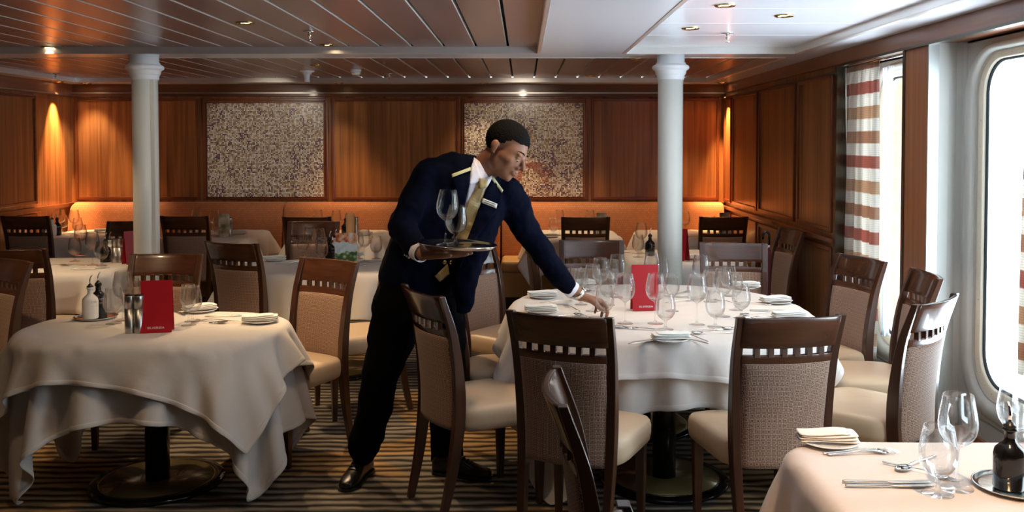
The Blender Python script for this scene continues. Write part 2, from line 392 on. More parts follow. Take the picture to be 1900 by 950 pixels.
# polished steel edges of the coffers
t = MB()
def edge_x(y, x0, x1, s):   # edge running along x; s = side the coffer lies on
    t.box((x0, y-.004, HC-.002), (x1, y+.004, CZ+.004)); t.box((x0, min(y, y-s*.012), HC-.003), (x1, max(y, y-s*.012), HC+.001))
def edge_y(x, y0, y1, s, w=.012):
    t.box((x-.004, y0, HC-.002), (x+.004, y1, CZ+.004)); t.box((min(x, x-s*w), y0, HC-.003), (max(x, x-s*w), y1, HC+.001))
edge_x(6.18, -4.43, .10, -1); edge_x(6.18, .69, 1.83, -1); edge_x(6.5, -4.43, 1.83, 1); edge_x(9.1, -4.43, 1.83, -1)
edge_y(.10, YF, 6.18, -1, .02); edge_y(.69, YF, 6.18, 1, .02); edge_y(1.83, YF, 6.18, -1, .035); edge_y(1.83, 6.5, 9.1, -1, .03); edge_y(-4.43, YF, 6.18, 1); edge_y(-4.43, 6.5, 9.1, 1)
struct('trim_1', t, 'trim_steel', bevel=.001)

# walls: flat carcass + raised frames + panels
wb_ = struct('wall_back', MB().box((XL-.1, YB, 0), (2.6, YB+.1, HC+.05)), 'panel_wood')
struct('wall_left', MB().box((XL-.1, YF, 0), (XL, YB, HC+.05)), 'panel_wood')
struct('wall_front', MB().box((XL-.1, YF-.1, 0), (2.6, YF, HC+.05)), 'panel_wood')
def bx(px): return (px-VX)/FPX*9.42
Z1, Z0 = 2.055, 1.015
f = MB(); fr = MB(); p = MB()
mods = [(140, 371), (377, 609), (616, 852), (857, 1091), (1097, 1334)]
for i, (a, b_) in enumerate(mods):
    a, b_ = bx(a), bx(b_)
    w = .028
    for q in ((a, Z0, a+w, Z1), (b_-w, Z0, b_, Z1)): fr.box((q[0], YB-.030, q[1]), (q[2], YB, q[3]))
    for q in ((a+w, Z1-w, b_-w, Z1), (a+w, Z0, b_-w, Z0+w)): f.box((q[0], YB-.030, q[1]), (q[2], YB, q[3]))
    p.box((a+w, YB-.014, Z0+w), (b_-w, YB, Z1-w))
struct('wall_panel', p, 'panel_wood', wb_); struct('panel_frame', f, 'frame_wood_x', wb_, bevel=.005); struct('panel_frame', fr, 'frame_wood', wb_, bevel=.005)
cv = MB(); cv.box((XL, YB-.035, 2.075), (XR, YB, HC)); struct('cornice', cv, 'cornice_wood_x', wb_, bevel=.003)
struct('cornice_bead', MB().box((XL, YB-.042, 2.103), (XR, YB-.030, 2.118)), 'brushed_steel', wb_)
struct('dado_rail', MB().box((XL, YB-.045, .955), (XR, YB, .99)), 'frame_wood_x', wb_, bevel=.006)
# left wall panel, seen edge on
lw_ = bpy.data.objects['wall_left']
f = MB(); p = MB()
for (a, b_) in ((7.45, 8.72), (6.1, 7.38), (4.7, 6.0)):
    for (z0, z1) in ((1.02, 2.05), (.2, .93)):
        w = .03
        f.box((XL, a, z0), (XL+.03, a+w, z1)); f.box((XL, b_-w, z0), (XL+.03, b_, z1)); f.box((XL, a+w, z1-w), (XL+.03, b_-w, z1)); f.box((XL, a+w, z0), (XL+.03, b_-w, z0+w)); p.box((XL, a+w, z0+w), (XL+.014, b_-w, z1-w))
struct('panel_frame', f, 'frame_wood_y', lw_, bevel=.005); struct('wall_panel', p, 'panel_wood', lw_)
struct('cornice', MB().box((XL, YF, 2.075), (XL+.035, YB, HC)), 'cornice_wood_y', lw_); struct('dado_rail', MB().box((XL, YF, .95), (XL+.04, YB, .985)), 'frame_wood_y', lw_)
struct('cornice_bead', MB().box((XL+.03, YF, 2.08), (XL+.042, YB, 2.092)), 'brushed_steel', lw_)

# right wall, panelled part behind the windows
rw = struct('wall_right', MB().box((XR, 6.06, 0), (XR+.6, YB, HC+.05)), 'panel_wood')
f = MB(); p = MB(); ff = MB()
for (a, b_) in ((6.10, 6.88), (6.95, 8.0), (8.06, 9.0), (9.06, 9.38)):
    for (z0, z1) in ((1.00, 2.06), (.14, .90)):
        w = .03
        ff.box((XR-.028, a, z0), (XR, a+w, z1)); ff.box((XR-.028, b_-w, z0), (XR, b_, z1))
        f.box((XR-.028, a+w, z1-w), (XR, b_-w, z1)); f.box((XR-.028, a+w, z0), (XR, b_-w, z0+w)); p.box((XR-.013, a+w, z0+w), (XR, b_-w, z1-w))
struct('panel_frame', f, 'frame_wood_y', rw, bevel=.005); struct('panel_frame', ff, 'frame_wood', rw, bevel=.005); struct('wall_panel', p, 'panel_wood', rw)
struct('dado_rail', MB().box((XR-.04, 6.06, .93), (XR, YB, .965)), 'frame_wood_y', rw, bevel=.005)
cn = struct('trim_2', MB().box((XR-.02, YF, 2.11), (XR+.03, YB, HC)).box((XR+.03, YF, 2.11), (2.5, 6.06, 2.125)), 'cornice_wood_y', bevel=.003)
struct('steel_strip', MB().box((XR-.024, YF, 2.098), (XR+.02, 6.06, 2.112)).box((XR-.05, 6.06, 2.05), (XR-.02, YB, 2.062)), 'dark_steel', cn)
struct('steel_strip', MB().box((XR-.022, 6.02, 0), (XR+.06, 6.065, 2.11)), 'dark_steel', rw)
# wooden pillars between the window bays
pillars = [(4.70, 5.02), (3.28, 3.60), (1.86, 2.18)]
struct('wall_part', MB().box((XR, YF, 0), (XR+.5, 1.865, 2.11)), 'panel_wood', rw)
for i, (a, b_) in enumerate(pillars):
    pl = struct('pillar', MB().box((XR, a+.012, 0), (XO, b_-.012, 2.11)), 'pillar_wood')
    struct('steel_strip', MB().box((XR-.004, a, 0), (XR+.05, a+.012, 2.11)), 'pillar_steel', pl)
    struct('steel_strip', MB().box((XR-.006, b_-.03, 0), (XR+.05, b_, 2.11)), 'dark_steel', pl)
    r_ = MB()   # painted return that curves into the bay wall
    for s, yy in ((-1, a), (1, b_)):
        pts = [(XR+.05, yy), (XR+.10, yy+s*.004), (XO-.03, yy+s*.012), (XO-.008, yy+s*.03), (XO-.001, yy+s*.06)]
        rings = [[(x, y, z) for (x, y) in pts] + [(XO+.02, yy+s*.06, z), (XO+.02, yy-s*.01, z), (XR+.05, yy-s*.01, z)] for z in (0, 2.11)]
        r_.loft(rings, True, False)
    struct('bay_return', r_, 'bay_paint', pl)

def rrect(y0, y1, z0, z1, r, n=8):
    out = []
    for (cy, cz, a0) in ((y1-r, z1-r, 0), (y0+r, z1-r, 90), (y0+r, z0+r, 180), (y1-r, z0+r, 270)):
        for k in range(n+1):
            a = R(a0+90*k/n); out.append((cy+r*math.cos(a), cz+r*math.sin(a)))
    return out
def rect_like(pts, y0, y1, z0, z1):
    cy, cz = (y0+y1)/2, (z0+z1)/2; n = len(pts)//4; out = []
    for i, (y, z) in enumerate(pts):
        q = i//n; k = (i % n)/(n-1)
        sy = 1 if q in (0, 3) else -1; sz = 1 if q in (0, 1) else -1
        cyy = y1 if sy > 0 else y0; czz = z1 if sz > 0 else z0
        if abs(k-.5) < .01: out.append((cyy, czz))
        else:
            first = k < .5
            if (q in (0, 2)) == first: out.append((cyy, z))
            else: out.append((y, czz))
    return out
bays = [(5.02, 6.06, 5.08, 5.74), (3.60, 4.70, 3.70, 4.485), (2.18, 3.28, 2.30, 3.05)]
wl = bpy.data.objects.new('wall_window_bay', None); COL.objects.link(wl); wl['kind'] = 'structure'
for i, (a, b_, g0, g1) in enumerate(bays):
    z0, z1 = .42, 2.0
    win = MB(); inner = rrect(g0-.055, g1+.055, z0-.055, z1+.035, .20); outer = rect_like(inner, a, b_, .0, 2.125)
    X = XO
    win.loft([[(X, y, z) for y, z in outer], [(X, y, z) for y, z in inner], [(X+.1, y, z) for y, z in inner], [(X+.1, y, z) for y, z in outer]], False, False)
    struct('wall_bay_panel', win, 'bay_paint', wl)
    # raised rounded reveal around the window
    rv = MB(); o1 = rrect(g0-.15, g1+.15, z0-.15, z1+.08, .26); i1 = inner
    rv.loft([[(X, y, z) for y, z in o1], [(X-.022, y, z) for y, z in rrect(g0-.135, g1+.135, z0-.135, z1+.07, .25)], [(X-.026, y, z) for y, z in rrect(g0-.11, g1+.11, z0-.11, z1+.06, .24)], [(X-.018, y, z) for y, z in rrect(g0-.075, g1+.075, z0-.075, z1+.045, .215)], [(X+.012, y, z) for y, z in i1]], False)
    w = struct('window_%d' % (i+1), rv, 'bay_paint')
    bz = MB(); A = rrect(g0-.056, g1+.056, z0-.056, z1+.036, .20); B = rrect(g0, g1, z0, z1, .16)
    bz.loft([[(X+.010, y, z) for y, z in A], [(X+.008, y, z) for y, z in rrect(g0-.008, g1+.008, z0-.008, z1+.005, .165)], [(X+.02, y, z) for y, z in B], [(X+.06, y, z) for y, z in B]], False)
    n = len(A)
    for k in range(0, n):
        for q in ((0,) if k % 9 != 8 else range(0, 10)):
            y = A[k][0]*(.5)+B[k][0]*.5; z = A[k][1]*.5+B[k][1]*.5
            k2 = (k+1) % n
            y += (A[k2][0]*.5+B[k2][0]*.5-y)*q/10; z += (A[k2][1]*.5+B[k2][1]*.5-z)*q/10
            if q or k % 2 == 0: bz.ell((X+.009, y, z), (.004, .006, .006), n=6, m=4)
    struct('bezel', bz, 'bezel_paint', w)
    gk = MB(); gk.loft([[(X+.019, y, z) for y, z in B], [(X+.018, y, z) for y, z in rrect(g0+.006, g1-.006, z0+.006, z1-.006, .155)], [(X+.03, y, z) for y, z in rrect(g0+.012, g1-.012, z0+.012, z1-.012, .15)]], False)
    struct('gasket', gk, 'rubber', w)
    G = rrect(g0, g1, z0, z1, .16); gp = MB(); gp.add([(X+.03, y, z) for y, z in G], [tuple(range(len(G)))], False); struct('glass', gp, 'window_glass', w)
    struct('wall_seam', MB().box((X-.003, a+.07, .245), (X, b_-.07, .25)), 'brushed_steel', wl)
    struct('baseboard_bay', MB().box((X-.02, a+.0, 0), (X, b_, .155)), 'pillar_wood', wl)
    # real daylight through this opening
    L = bpy.data.lights.new('window_daylight', 'AREA'); L.shape = 'RECTANGLE'; L.size = z1-z0; L.size_y = g1-g0; L.energy = WINLIGHT*(1.0 if i else .8); L.color = (.80, .91, 1.0)
    lo = bpy.data.objects.new('window_daylight', L); COL.objects.link(lo); lo.location = (X+.14, (g0+g1)/2, (z0+z1)/2)
    lo.rotation_euler = (0, R(90), 0); L.cycles.is_portal = True
struct('wall_outer', MB().box((XO+.0, YF, 2.1), (XO+.3, 6.06, HC+.02)), 'bay_paint')

# columns
def column(px):
    X = (px-VX)/FPX*6.3
    o = empty('column', (X, 6.3, 0)); o['kind'] = 'structure'
    s = MB().lathe([(.085, 0), (.085, 2.06)], 40); struct('shaft', s, 'column_white', o)
    s = MB().lathe([(.0875, 2.03), (.092, 2.035), (.092, 2.055), (.098, 2.065), (.104, 2.072), (.106, 2.09), (.112, 2.097), (.124, 2.105), (.127, 2.115), (.122, 2.127), (.112, 2.132), (.102, 2.138), (.102, 2.146), (.094, 2.15), (.094, 2.2)], 40); struct('capital', s, 'capital_white', o)
    s = MB().lathe([(.12, 0), (.12, .05), (.1, .07), (.086, .09)], 40); struct('plinth', s, 'column_white', o)
    if px < 500:
        s = MB().box((.062, -.062, .02), (.086, -.05, 2.03)); struct('cover_strip', s, 'column_white', o)
    return o
column(270.5); column(1243.5)

# mosaic artworks set into the panelling
for (a, b_, cx, cz, sd, lab) in ((385, 601, .0, .25, 3, 'shimmering silver grey mosaic tile panel on the wood wall, right of the left column'), (862, 1081, -.02, -.18, 9, 'gold toned mosaic tile panel with a red swirl, behind the waiter')):
    xa, xb = bx(a), bx(b_); xm = (xa+xb)/2; zz = (1.045+2.005)/2
    o = empty('mosaic_panel', (xm, YB-.016, zz), label=lab, cat='wall art', group='mosaics on the back wall')
    mosaic_mat('mosaic_%d' % sd, cx, cz, sd, .0 if sd == 3 else .75)
    MB().box(((xa-xm), -.006, -.48), ((xb-xm), 0.002, .48)).build('tile_field', 'mosaic_%d' % sd, o)
    fb = MB(); w = .012
    fb.box((xa-xm-w, -.014, -.48-w), (xa-xm, 0.002, .48+w)); fb.box((xb-xm, -.014, -.48-w), (xb-xm+w, 0.002, .48+w)); fb.box((xa-xm, -.014, .48), (xb-xm, 0.002, .48+w)); fb.box((xa-xm, -.014, -.48-w), (xb-xm, 0.002, -.48))
    fb.build('frame', 'frame_wood', o)

# banquette along the back wall, one unit per seam
def banquette(px0, px1, label, endl=False, endr=False):
    x0, x1 = (px0-VX)/FPX*9.15, (px1-VX)/FPX*9.15
    o = empty('banquette', ((x0+x1)/2, 9.15, 0), label=label, cat='bench seat', group='woven orange banquettes along the back wall')
    hw = (x1-x0)/2; b = MB()
    prof = [(.26, .40), (.0, .40), (-.02, .5), (0, .7), (.03, .9), (.055, .965), (.09, .993), (.15, 1.0), (.22, .995), (.26, .98)]
    xs = [(-hw, .85), (-hw+.012, .96), (-hw+.04, 1.0), (hw-.04, 1.0), (hw-.012, .96), (hw, .85)]
    rings = []
    for x, k in xs:
        rings.append([(x, .12+(y-.12)*(.8+.2*k) , (.40+(z-.40)*k if (endl and x < 0) or (endr and x > 0) else z-(1-k)*.08)) for y, z in prof])
    b.loft(rings, True); b.build('seat_back', 'banquette_fabric', o)
    s = MB(); s.box((-hw+.003, -.45, .36), (hw-.003, .0, .475)); s.build('seat_cushion', 'banquette_seat', o, bevel=.035, seg=4)
    MB().box((-hw+.003, -.42, .12), (hw-.003, .25, .36)).build('seat_base', 'banquette_seat', o, bevel=.01)
    MB().box((-hw, -.38, 0), (hw, .25, .12)).build('plinth', 'black_metal', o)
banquette(122, 521, 'orange woven banquette in the far left corner with a rounded free end', endl=True)
banquette(524, 928, 'orange woven banquette between the left seam and the waiter, under bright warm light')
banquette(931, 1346, 'orange woven banquette behind the right column, reaching the right wall')

# lamps, sprinklers and detectors on the ceiling
def spot(loc, e_, ang=70, blend=.6, target=None, col=(1, .70, .40), size=.03):
    L = bpy.data.lights.new('downlight_or_added_spot', 'SPOT'); L.energy = e_; L.spot_size = R(ang); L.spot_blend = blend; L.color = col; L.shadow_soft_size = size
    o = bpy.data.objects.new('downlight_or_added_spot', L); COL.objects.link(o); o.location = loc
    if target is not None:
        d = Vector(target)-Vector(loc); o.rotation_euler = d.to_track_quat('-Z', 'Y').to_euler()
    return o
dl0 = None
def downlight(x, y, z, label, e_=SPOT, target=None, ang=75):
    global dl0
    if dl0 is None:
        dl0 = empty('downlight', (x, y, z), label=label, cat='ceiling light', group='recessed ceiling downlights')
        MB().lathe([(.030, .0), (.032, -.006), (.046, -.008), (.050, -.003), (.050, .001), (.03, .001)], 28, cap=False).build('rim', 'brass', dl0)
        MB().lathe([(.001, -.001), (.03, -.001)], 24, cap=False).build('lens', 'light_lens', dl0)
        register(dl0)
    else: dup(dl0, (x, y, z), 0, label=label, cat='ceiling light', group='recessed ceiling downlights')
    if e_: spot((x, y, z-.02), e_, ang, .7, target)
def ceilpt(px, py, z): return ptz(px, py, z)
DL = [(455, 42, CZ, 'brass downlight in the left slat ceiling, the one nearest the top edge', None, 1),
      (607, 83, CZ, 'brass downlight right of the sprinkler in the left slat ceiling', (-.95, 5.2, .9), 1.6),
      (90, 87, CZ, 'brass downlight at the far left, just in front of the steel ceiling trim', None, 1),
      (587, 121, CZ, 'downlight beside the white ceiling horn in the rear slats', None, 1),
      (1345, 9, CZ, 'brass downlight in the white slats at the top edge of the picture', None, .3),
      (1455, 28, CZ, 'brass downlight in the white slats, rightmost of the three', None, .3),
      (1281, 52, CZ, 'brass downlight in the white slats, lowest and leftmost of the three', None, .3),
      (160, 154.3, HC, 'downlight in the rear left corner, right one of the close pair', None, .8),
      (897, 153.3, HC, 'downlight by the back wall directly above the waiter', (-.55, 9.2, .95), .25),
      (1096, 140, CZ, 'downlight in the rear slats, left of the right column capital', None, 1),
      (1182, 108.8, CZ, 'downlight in the rear slats just left of the right column capital', None, .6),
      (628, 153.4, HC, 'downlight by the back wall above the first wood panel right of the silver mosaic', (-1.85, 9.15, .98), .25)]
for px, py, z, lab, tg, k in DL:
    q = ceilpt(px, py, z); downlight(q.x, q.y, z, lab, SPOT*k, tg)
# corner wall washers: the bright streaks on the two corners
q = ceilpt(123, 157.0, HC); downlight(-4.55, 9.0, HC, 'downlight tucked in the rear left corner, washing the wood with a streak', 0)
spot((-4.56, 9.08, HC-.02), 300, 46, 1.0, (-4.65, 9.08, 1.3), (1, .50, .18), .015)
downlight(1.98, 9.12, HC, 'downlight in the rear right corner, washing the wood with a streak', 0)
spot((1.99, 9.22, HC-.02), 300, 46, 1.0, (2.08, 9.22, 1.3), (1, .50, .18), .015)
# unseen lamps over front tables; spots added to brighten columns and mosaics, no fixtures
for (x, y, e_, tg, ang) in ((1.0, 1.75, 52, (1.25, 2.1, .75), 75), (-1.9, 4.9, 9, (-2.55, 6.3, 1.2), 70), (.2, 4.9, 12, (.98, 6.3, 1.3), 60), (-1.7, 3.3, 8, (-1.6, 4.0, .75), 90), (-2.7, 3.7, 26, (-2.7, 4.9, .85), 50), (.0, 4.0, 10, (0, 4.3, 0), 70), (-3.6, 5.6, 14, None, 90), (-1.3, 3.7, 26, (-1.05, 4.85, .8), 50), (-.7, 3.2, 10, (-1.0, 4.3, 0), 80), (1.5, 7.2, 6, None, 90), (-2.6, 7.4, 16, (-2.6, 9.4, 1.5), 46), (0, 7.4, 12, (0, 9.4, 1.5), 46)):
    spot((x, y, CZ-.03), e_, ang, .7, tg, (1, .60, .31) if y < 2 else (1, .86, .68) if y in (4.9, 7.4) else (1, .70, .40))
for (x, tx) in ((-4.1, -4.1), (-1.75, -1.75), (-.1, -.05), (1.73, 1.73)): spot((x, 8.86, HC-.03), 30, 56, 1.0, (tx, 9.2, .9), (1, .58, .26))
# under-cornice warm wash on the banquette tops
sp0 = None
for px, py, lab in ((574, 66, 'chrome sprinkler head between two brass downlights, left slat ceiling'), (103, 139, 'small chrome sprinkler head in the far left rear slats'), (722, 139, 'chrome sprinkler head in the rear slats left of the waiter'), (1350, 69, 'chrome sprinkler head in the white slats near the right column')):
    q = ceilpt(px, py-8 if py < 100 else py-3, CZ)
    if sp0 is None:
        sp0 = empty('sprinkler', (q.x, q.y, CZ), label=lab, cat='sprinkler', group='ceiling sprinklers')
        MB().lathe([(.012, 0), (.036, -.001), (.038, -.004), (.012, -.007)], 20).build('escutcheon', 'chrome', sp0)
        MB().lathe([(.008, -.005), (.009, -.02), (.013, -.022), (.013, -.03), (.006, -.034), (.005, -.05), (.014, -.052), (.014, -.055), (.001, -.056)], 12).build('nozzle', 'chrome', sp0)
        register(sp0)
    else: dup(sp0, (q.x, q.y, CZ), 0, label=lab, cat='sprinkler', group='ceiling sprinklers')
q = ceilpt(569, 131, CZ); o = MB().lathe([(.066, 0), (.07, -.004), (.066, -.012), (.045, -.02), (.03, -.04), (.026, -.07), (.028, -.10), (.02, -.104)], 28).build('ceiling_horn', 'white_ceramic'); o.location = (q.x, q.y, CZ); tag(o, 'white horn shaped ceiling fitting in the rear slats', 'ceiling fitting')
q = ceilpt(660, 129, CZ); o = empty('smoke_detector', (q.x, q.y, CZ), label='round white smoke detector in the rear slats, right of the horn', cat='smoke detector')
MB().lathe([(.05, 0), (.05, -.018), (.046, -.02)], 28).build('base', 'white_ceramic', o); MB().lathe([(.043, -.02), (.043, -.032), (.034, -.048), (.01, -.05)], 28).build('sensor_dome', 'white_ceramic', o)

# curtains
def curtain(name, y0t, y1t, y0b, y1b, ztop, zbot, X, label, m='curtain_stripe', folds=6, amp=.02, parent=None):
    nu, nv = 90, 40; vs = []; fs = []
    for j in range(nv+1):
        v = j/nv; z = ztop+(zbot-ztop)*v; k = v**.8
        for i in range(nu+1):
            u = i/nu; y = (y0t+(y0b-y0t)*k)+((y1t+(y1b-y1t)*k)-(y0t+(y0b-y0t)*k))*u
            a = amp*(.55+.6*v)
            x = X + a*math.sin(u*folds*2*PI+.6*math.sin(v*3)) + .35*a*math.sin(u*folds*4.7+2*v)
            y += .010*math.sin(u*folds*4*PI+1)
            if v < .035: x = X+.4*a*math.sin(u*folds*6*PI)
            vs.append((x, y, z))
    for j in range(nv):
        for i in range(nu): a = j*(nu+1)+i; fs.append((a, a+1, a+nu+2, a+nu+1))
    b = MB(); b.add(vs, fs); o = b.build(name, m, parent, solid=.002)
    if label: tag(o, label, 'curtain', 'striped window curtains')
    return o
c1 = curtain('curtain', 5.99, 5.44, 6.03, 5.46, 2.085, .30, 2.115, 'white curtain with red and tan stripes at the far window, beside the wood panels', folds=4)
o = curtain('sheer_curtain', 5.52, 5.36, 5.48, 5.42, 2.05, .45, 2.165, None, 'sheer', 2, .012, c1)
curtain('curtain', 3.90, 3.45, 3.92, 3.45, 2.10, .62, 2.13, 'striped curtain cut by the right edge of the picture, in front of the near window', folds=5)
for nm, a, b_ in (('curtain_rail', 5.05, 6.02),):
    MB().tube([(2.115, a, 2.092), (2.115, b_, 2.092)], .008).build(nm, 'chrome').location = (0, 0, 0)
tag(bpy.data.objects['curtain_rail'], 'thin curtain rail above the far striped curtain', 'curtain rail')
# ------------------------------------------------------------ dining chair
def cy(z):   # rear post profile
    z = min(z, .9649)
    P = [(0, -.285), (.2, -.24), (.42, -.212), (.6, -.215), (.8, -.245), (.965, -.30)]
    for (a, ya), (b_, yb) in zip(P, P[1:]):
        if z <= b_: 
            t = (z-a)/(b_-a); break
    i = P.index((a, ya)); 
    y0 = P[i-1][1] if i else 2*ya-yb; y3 = P[i+2][1] if i+2 < len(P) else 2*yb-ya
    return .5*((2*ya)+(-y0+yb)*t+(2*y0-5*ya+4*yb-y3)*t*t+(-y0+3*ya-3*yb+y3)*t**3)
HWID = .212
def tap(z): return .85+.15*min(z, .965)/.965
def arc(x): return -.038*(1-(x/HWID)**2)
def board(mb, x0, x1, z0, z1, th, nx=14, nz=5, yoff=0, puff=0, arcz=0):
    front = []; back = []; 
    for j in range(nz+1):
        z = z0+(z1-z0)*j/nz
        for i in range(nx+1):
            x = x0+(x1-x0)*i/nx; y = cy(z)+arc(x)+yoff; x *= tap(z)
            pf = puff*(1-abs(2*i/nx-1)**6)*(1-abs(2*j/nz-1)**6)
            front.append((x, y+th/2+pf, z)); back.append((x, y-th/2-pf, z))
    n = (nx+1)*(nz+1); fs = []
    for j in range(nz):
        for i in range(nx):
            a = j*(nx+1)+i; q = (a, a+1, a+nx+2, a+nx+1); fs.append(tuple(reversed(q))); fs.append(tuple(k+n for k in q))
    for i in range(nx): a = i; fs.append((a, a+1, a+1+n, a+n)); a = nz*(nx+1)+i; fs.append((a+n, a+1+n, a+1, a))
    for j in range(nz): a = j*(nx+1); fs.append((a+n, a+nx+1+n, a+nx+1, a)); a = a+nx; fs.append((a, a+nx+1, a+nx+1+n, a+n))
    mb.add(front+back, fs)
def make_chair(loc, rz, **k):
    t = empty('dining_chair', loc, rz, **k)
    for s in (-1, 1):
        rings = []
        for j in range(29):
            z = .966*j/28; y = cy(z); w = .014+.003*min(1, z/.4); d = .015+.010*min(1, z/.35)-.0125*max(0, (z-.55)/.416); x = s*(HWID-.017)*tap(z)
            rings.append([(x-w, y-d, z), (x+w, y-d, z), (x+w, y+d, z), (x-w, y+d, z)])
        MB().loft(rings, True, False).build('leg', 'chair_post_wood', t, bevel=.003)
    for s in (-1, 1):
        rings = [[(s*.182+a*w, .185+b_*w, z) for a, b_ in ((-1, -1), (1, -1), (1, 1), (-1, 1))] for z, w in ((0, .013), (.2, .018), (.40, .022))]
        MB().loft(rings, True, False).build('leg', 'chair_post_wood', t, bevel=.003)
    b = MB(); board(b, -HWID+.022, HWID-.022, .845, .963, .022); b.build('top_rail', 'chair_wood', t, bevel=.004)
    b = MB(); board(b, -.182, .182, .782, .817, .022, nz=2)
    for i in range(1, 7):
        x = (-.18+.36*i/7)*tap(.825); y = cy(.825)+arc(x); b.box((x-.0105, y-.010, .81), (x+.0125, y+.010, .852))
    b.build('slat_rail', 'chair_wood', t, bevel=.002)
    b = MB(); board(b, -.178, .178, .385, .785, .022, nx=16, nz=20, puff=.009); b.build('backrest', 'chair_fabric', t)
    # seat cushion
    rings = []; n = 40
    for z, k_ in ((.375, .93), (.385, .985), (.41, 1.0), (.44, 1.0), (.462, .985), (.474, .95), (.482, .86), (.487, .6), (.489, .25)):
        ring = []
        for i in range(n):
            a = 2*PI*i/n; ca, sa = math.cos(a), math.sin(a); e_ = 2/5.5
            u = abs(ca)**e_*(1 if ca > 0 else -1); v = abs(sa)**e_*(1 if sa > 0 else -1)
            y = .015+.225*v; hw = .215+.022*(v+1)/2
            zz = z - (.008*max(0, v)**2 if z > .44 else 0)
            ring.append((u*hw*k_, .015+(y-.015)*k_, zz))
        rings.append(ring)
    MB().loft(rings).build('seat', 'cushion', t)
    return t
chair0 = None
ALLCH = []
def chair(tx, ty, deg, label, group=None):
    """tx, ty: middle of the top rail; deg: heading"""
    global chair0
    a = R(deg); off = Vector((0, cy(.96)+arc(0)*.6, 0)); c, s = math.cos(a), math.sin(a)
    loc = (tx-(-s*off.y), ty-(c*off.y), 0)
    ALLCH.append((loc[0], loc[1], a))
    if chair0 is None:
        chair0 = make_chair(loc, a, label=label, cat='chair', group='dining chairs'); register(chair0); return chair0
    return dup(chair0, loc, a, label=label, cat='chair', group='dining chairs')
chair(.125, 3.365, -23, 'chair with its back to the viewer, in front of the waiter\'s reaching hand')
chair(.99, 3.325, 9, 'chair with its back to the viewer, front right of the large table')
chair(-.455, 3.93, -60, 'dining chair seen side on from behind, standing against the waiter\'s legs')
chair(-.40, 4.62, -88, 'dining chair mostly hidden by the waiter, second along the left side of the large table')
chair(-.33, 5.62, -127, 'chair with pale reflecting rail beside the waiter\'s hip, at the large table')
chair(.00, 6.62, -92, 'dining chair seen edge on under the waiter\'s reaching arm')
chair(.45, 5.98, 176, 'chair with a pale tan top rail facing the viewer, behind the large table')
chair(1.34, 5.83, 172, 'dining chair with a brown rail facing the viewer, right rear of the large table')
chair(1.90, 5.08, 107, 'chair with patterned back facing the viewer, before the far curtain')
chair(1.99, 4.45, 84, 'narrow looking dining chair between two others, against the wooden window pillar')
chair(1.70, 3.70, 44, 'dining chair seen from behind with a bluish shine on its rail, nearest the big window')
chair(-2.03, 5.23, 178, 'dining chair facing the viewer behind the front left table with the red menu')
chair(-1.04, 4.98, 148, 'dining chair with bright orange-tan fabric at the right of the front left table')
chair(-2.77, 4.97, 148, 'dining chair with reddish rail cut by the left edge of the picture')
chair(-3.06, 5.45, -3, 'dark dining chair seen from behind, second back at the left edge')
chair(-4.33, 7.93, 0, 'dark chair from behind at the far left, before the corner banquette table')
chair(-1.87, 5.81, -23, 'dark chair seen from behind, left of the brightly lit chair')
chair(-2.94, 7.92, 0, 'dark dining chair seen from behind, just right of the left column')
chair(-3.15, 7.42, 180, 'dark dining chair half hidden behind the left column')
chair(-1.86, 7.85, 0, 'dark chair seen from behind left of the tall wooden bottle cooler')
chair(-1.69, 7.42, 180, 'dining chair facing the viewer with a greyish rail, behind the food picture menu')
chair(-.72, 5.62, 118, 'dining chair with only its tan seat and front legs showing left of the waiter')
chair(.54, 7.83, 0, 'dark dining chair seen from behind in front of the small table right of the waiter')
chair(1.73, 7.85, 0, 'dark dining chair seen from behind in the far right corner')
chair(2.00, 6.72, 98, 'dining chair seen side on against the dark right wall panels')
chair(.075, 2.39, -90, 'foreground chair seen edge on, its rail rising before a patterned back')
chair(.155, 1.40, -90, 'dining chair of which only the tip of the rail shows at the bottom edge')

# ------------------------------------------------------------ tables and draped cloths
TT = .735
def sgnpow(a, e_): return (abs(a)**e_)*(1 if a >= 0 else -1)
def outline(a, b_, n, k, N=64): return [(k*a*sgnpow(math.cos(2*PI*i/N), 2/n), k*b_*sgnpow(math.sin(2*PI*i/N), 2/n)) for i in range(N)]
def table(name, x, y, a, b_, n, label, feet=((0, 0),), rz=0, cat='table'):
    t = empty(name, (x, y, 0), rz, label=label, cat=cat)
    MB().loft([[(u, v, z) for u, v in outline(a-.035, b_-.035, min(n, 4.5), k)] for z, k in ((TT-.03, .97), (TT-.024, 1), (TT-.008, 1), (TT, .985))]).build('tabletop', 'chair_wood', t)
    for fx, fy in feet:
        bs = MB().lathe([(.30, 0), (.305, .008), (.30, .018), (.26, .022), (.05, .024)], 56, (fx, fy, 0)).build('pedestal_base', 'black_gloss', t)
        MB().lathe([(.252, .0225), (.252, .0245), (.05, .0262)], 56, (fx, fy, 0), cap=False).build('base_plate', 'brass_plate', bs)
        MB().lathe([(.253, .022), (.256, .0255), (.259, .022)], 56, (fx, fy, 0), cap=False).build('base_ring', 'brass', bs)
        MB().lathe([(.055, .02), (.055, TT-.03)], 32, (fx, fy, 0)).build('pedestal', 'black_gloss', t)
    return t
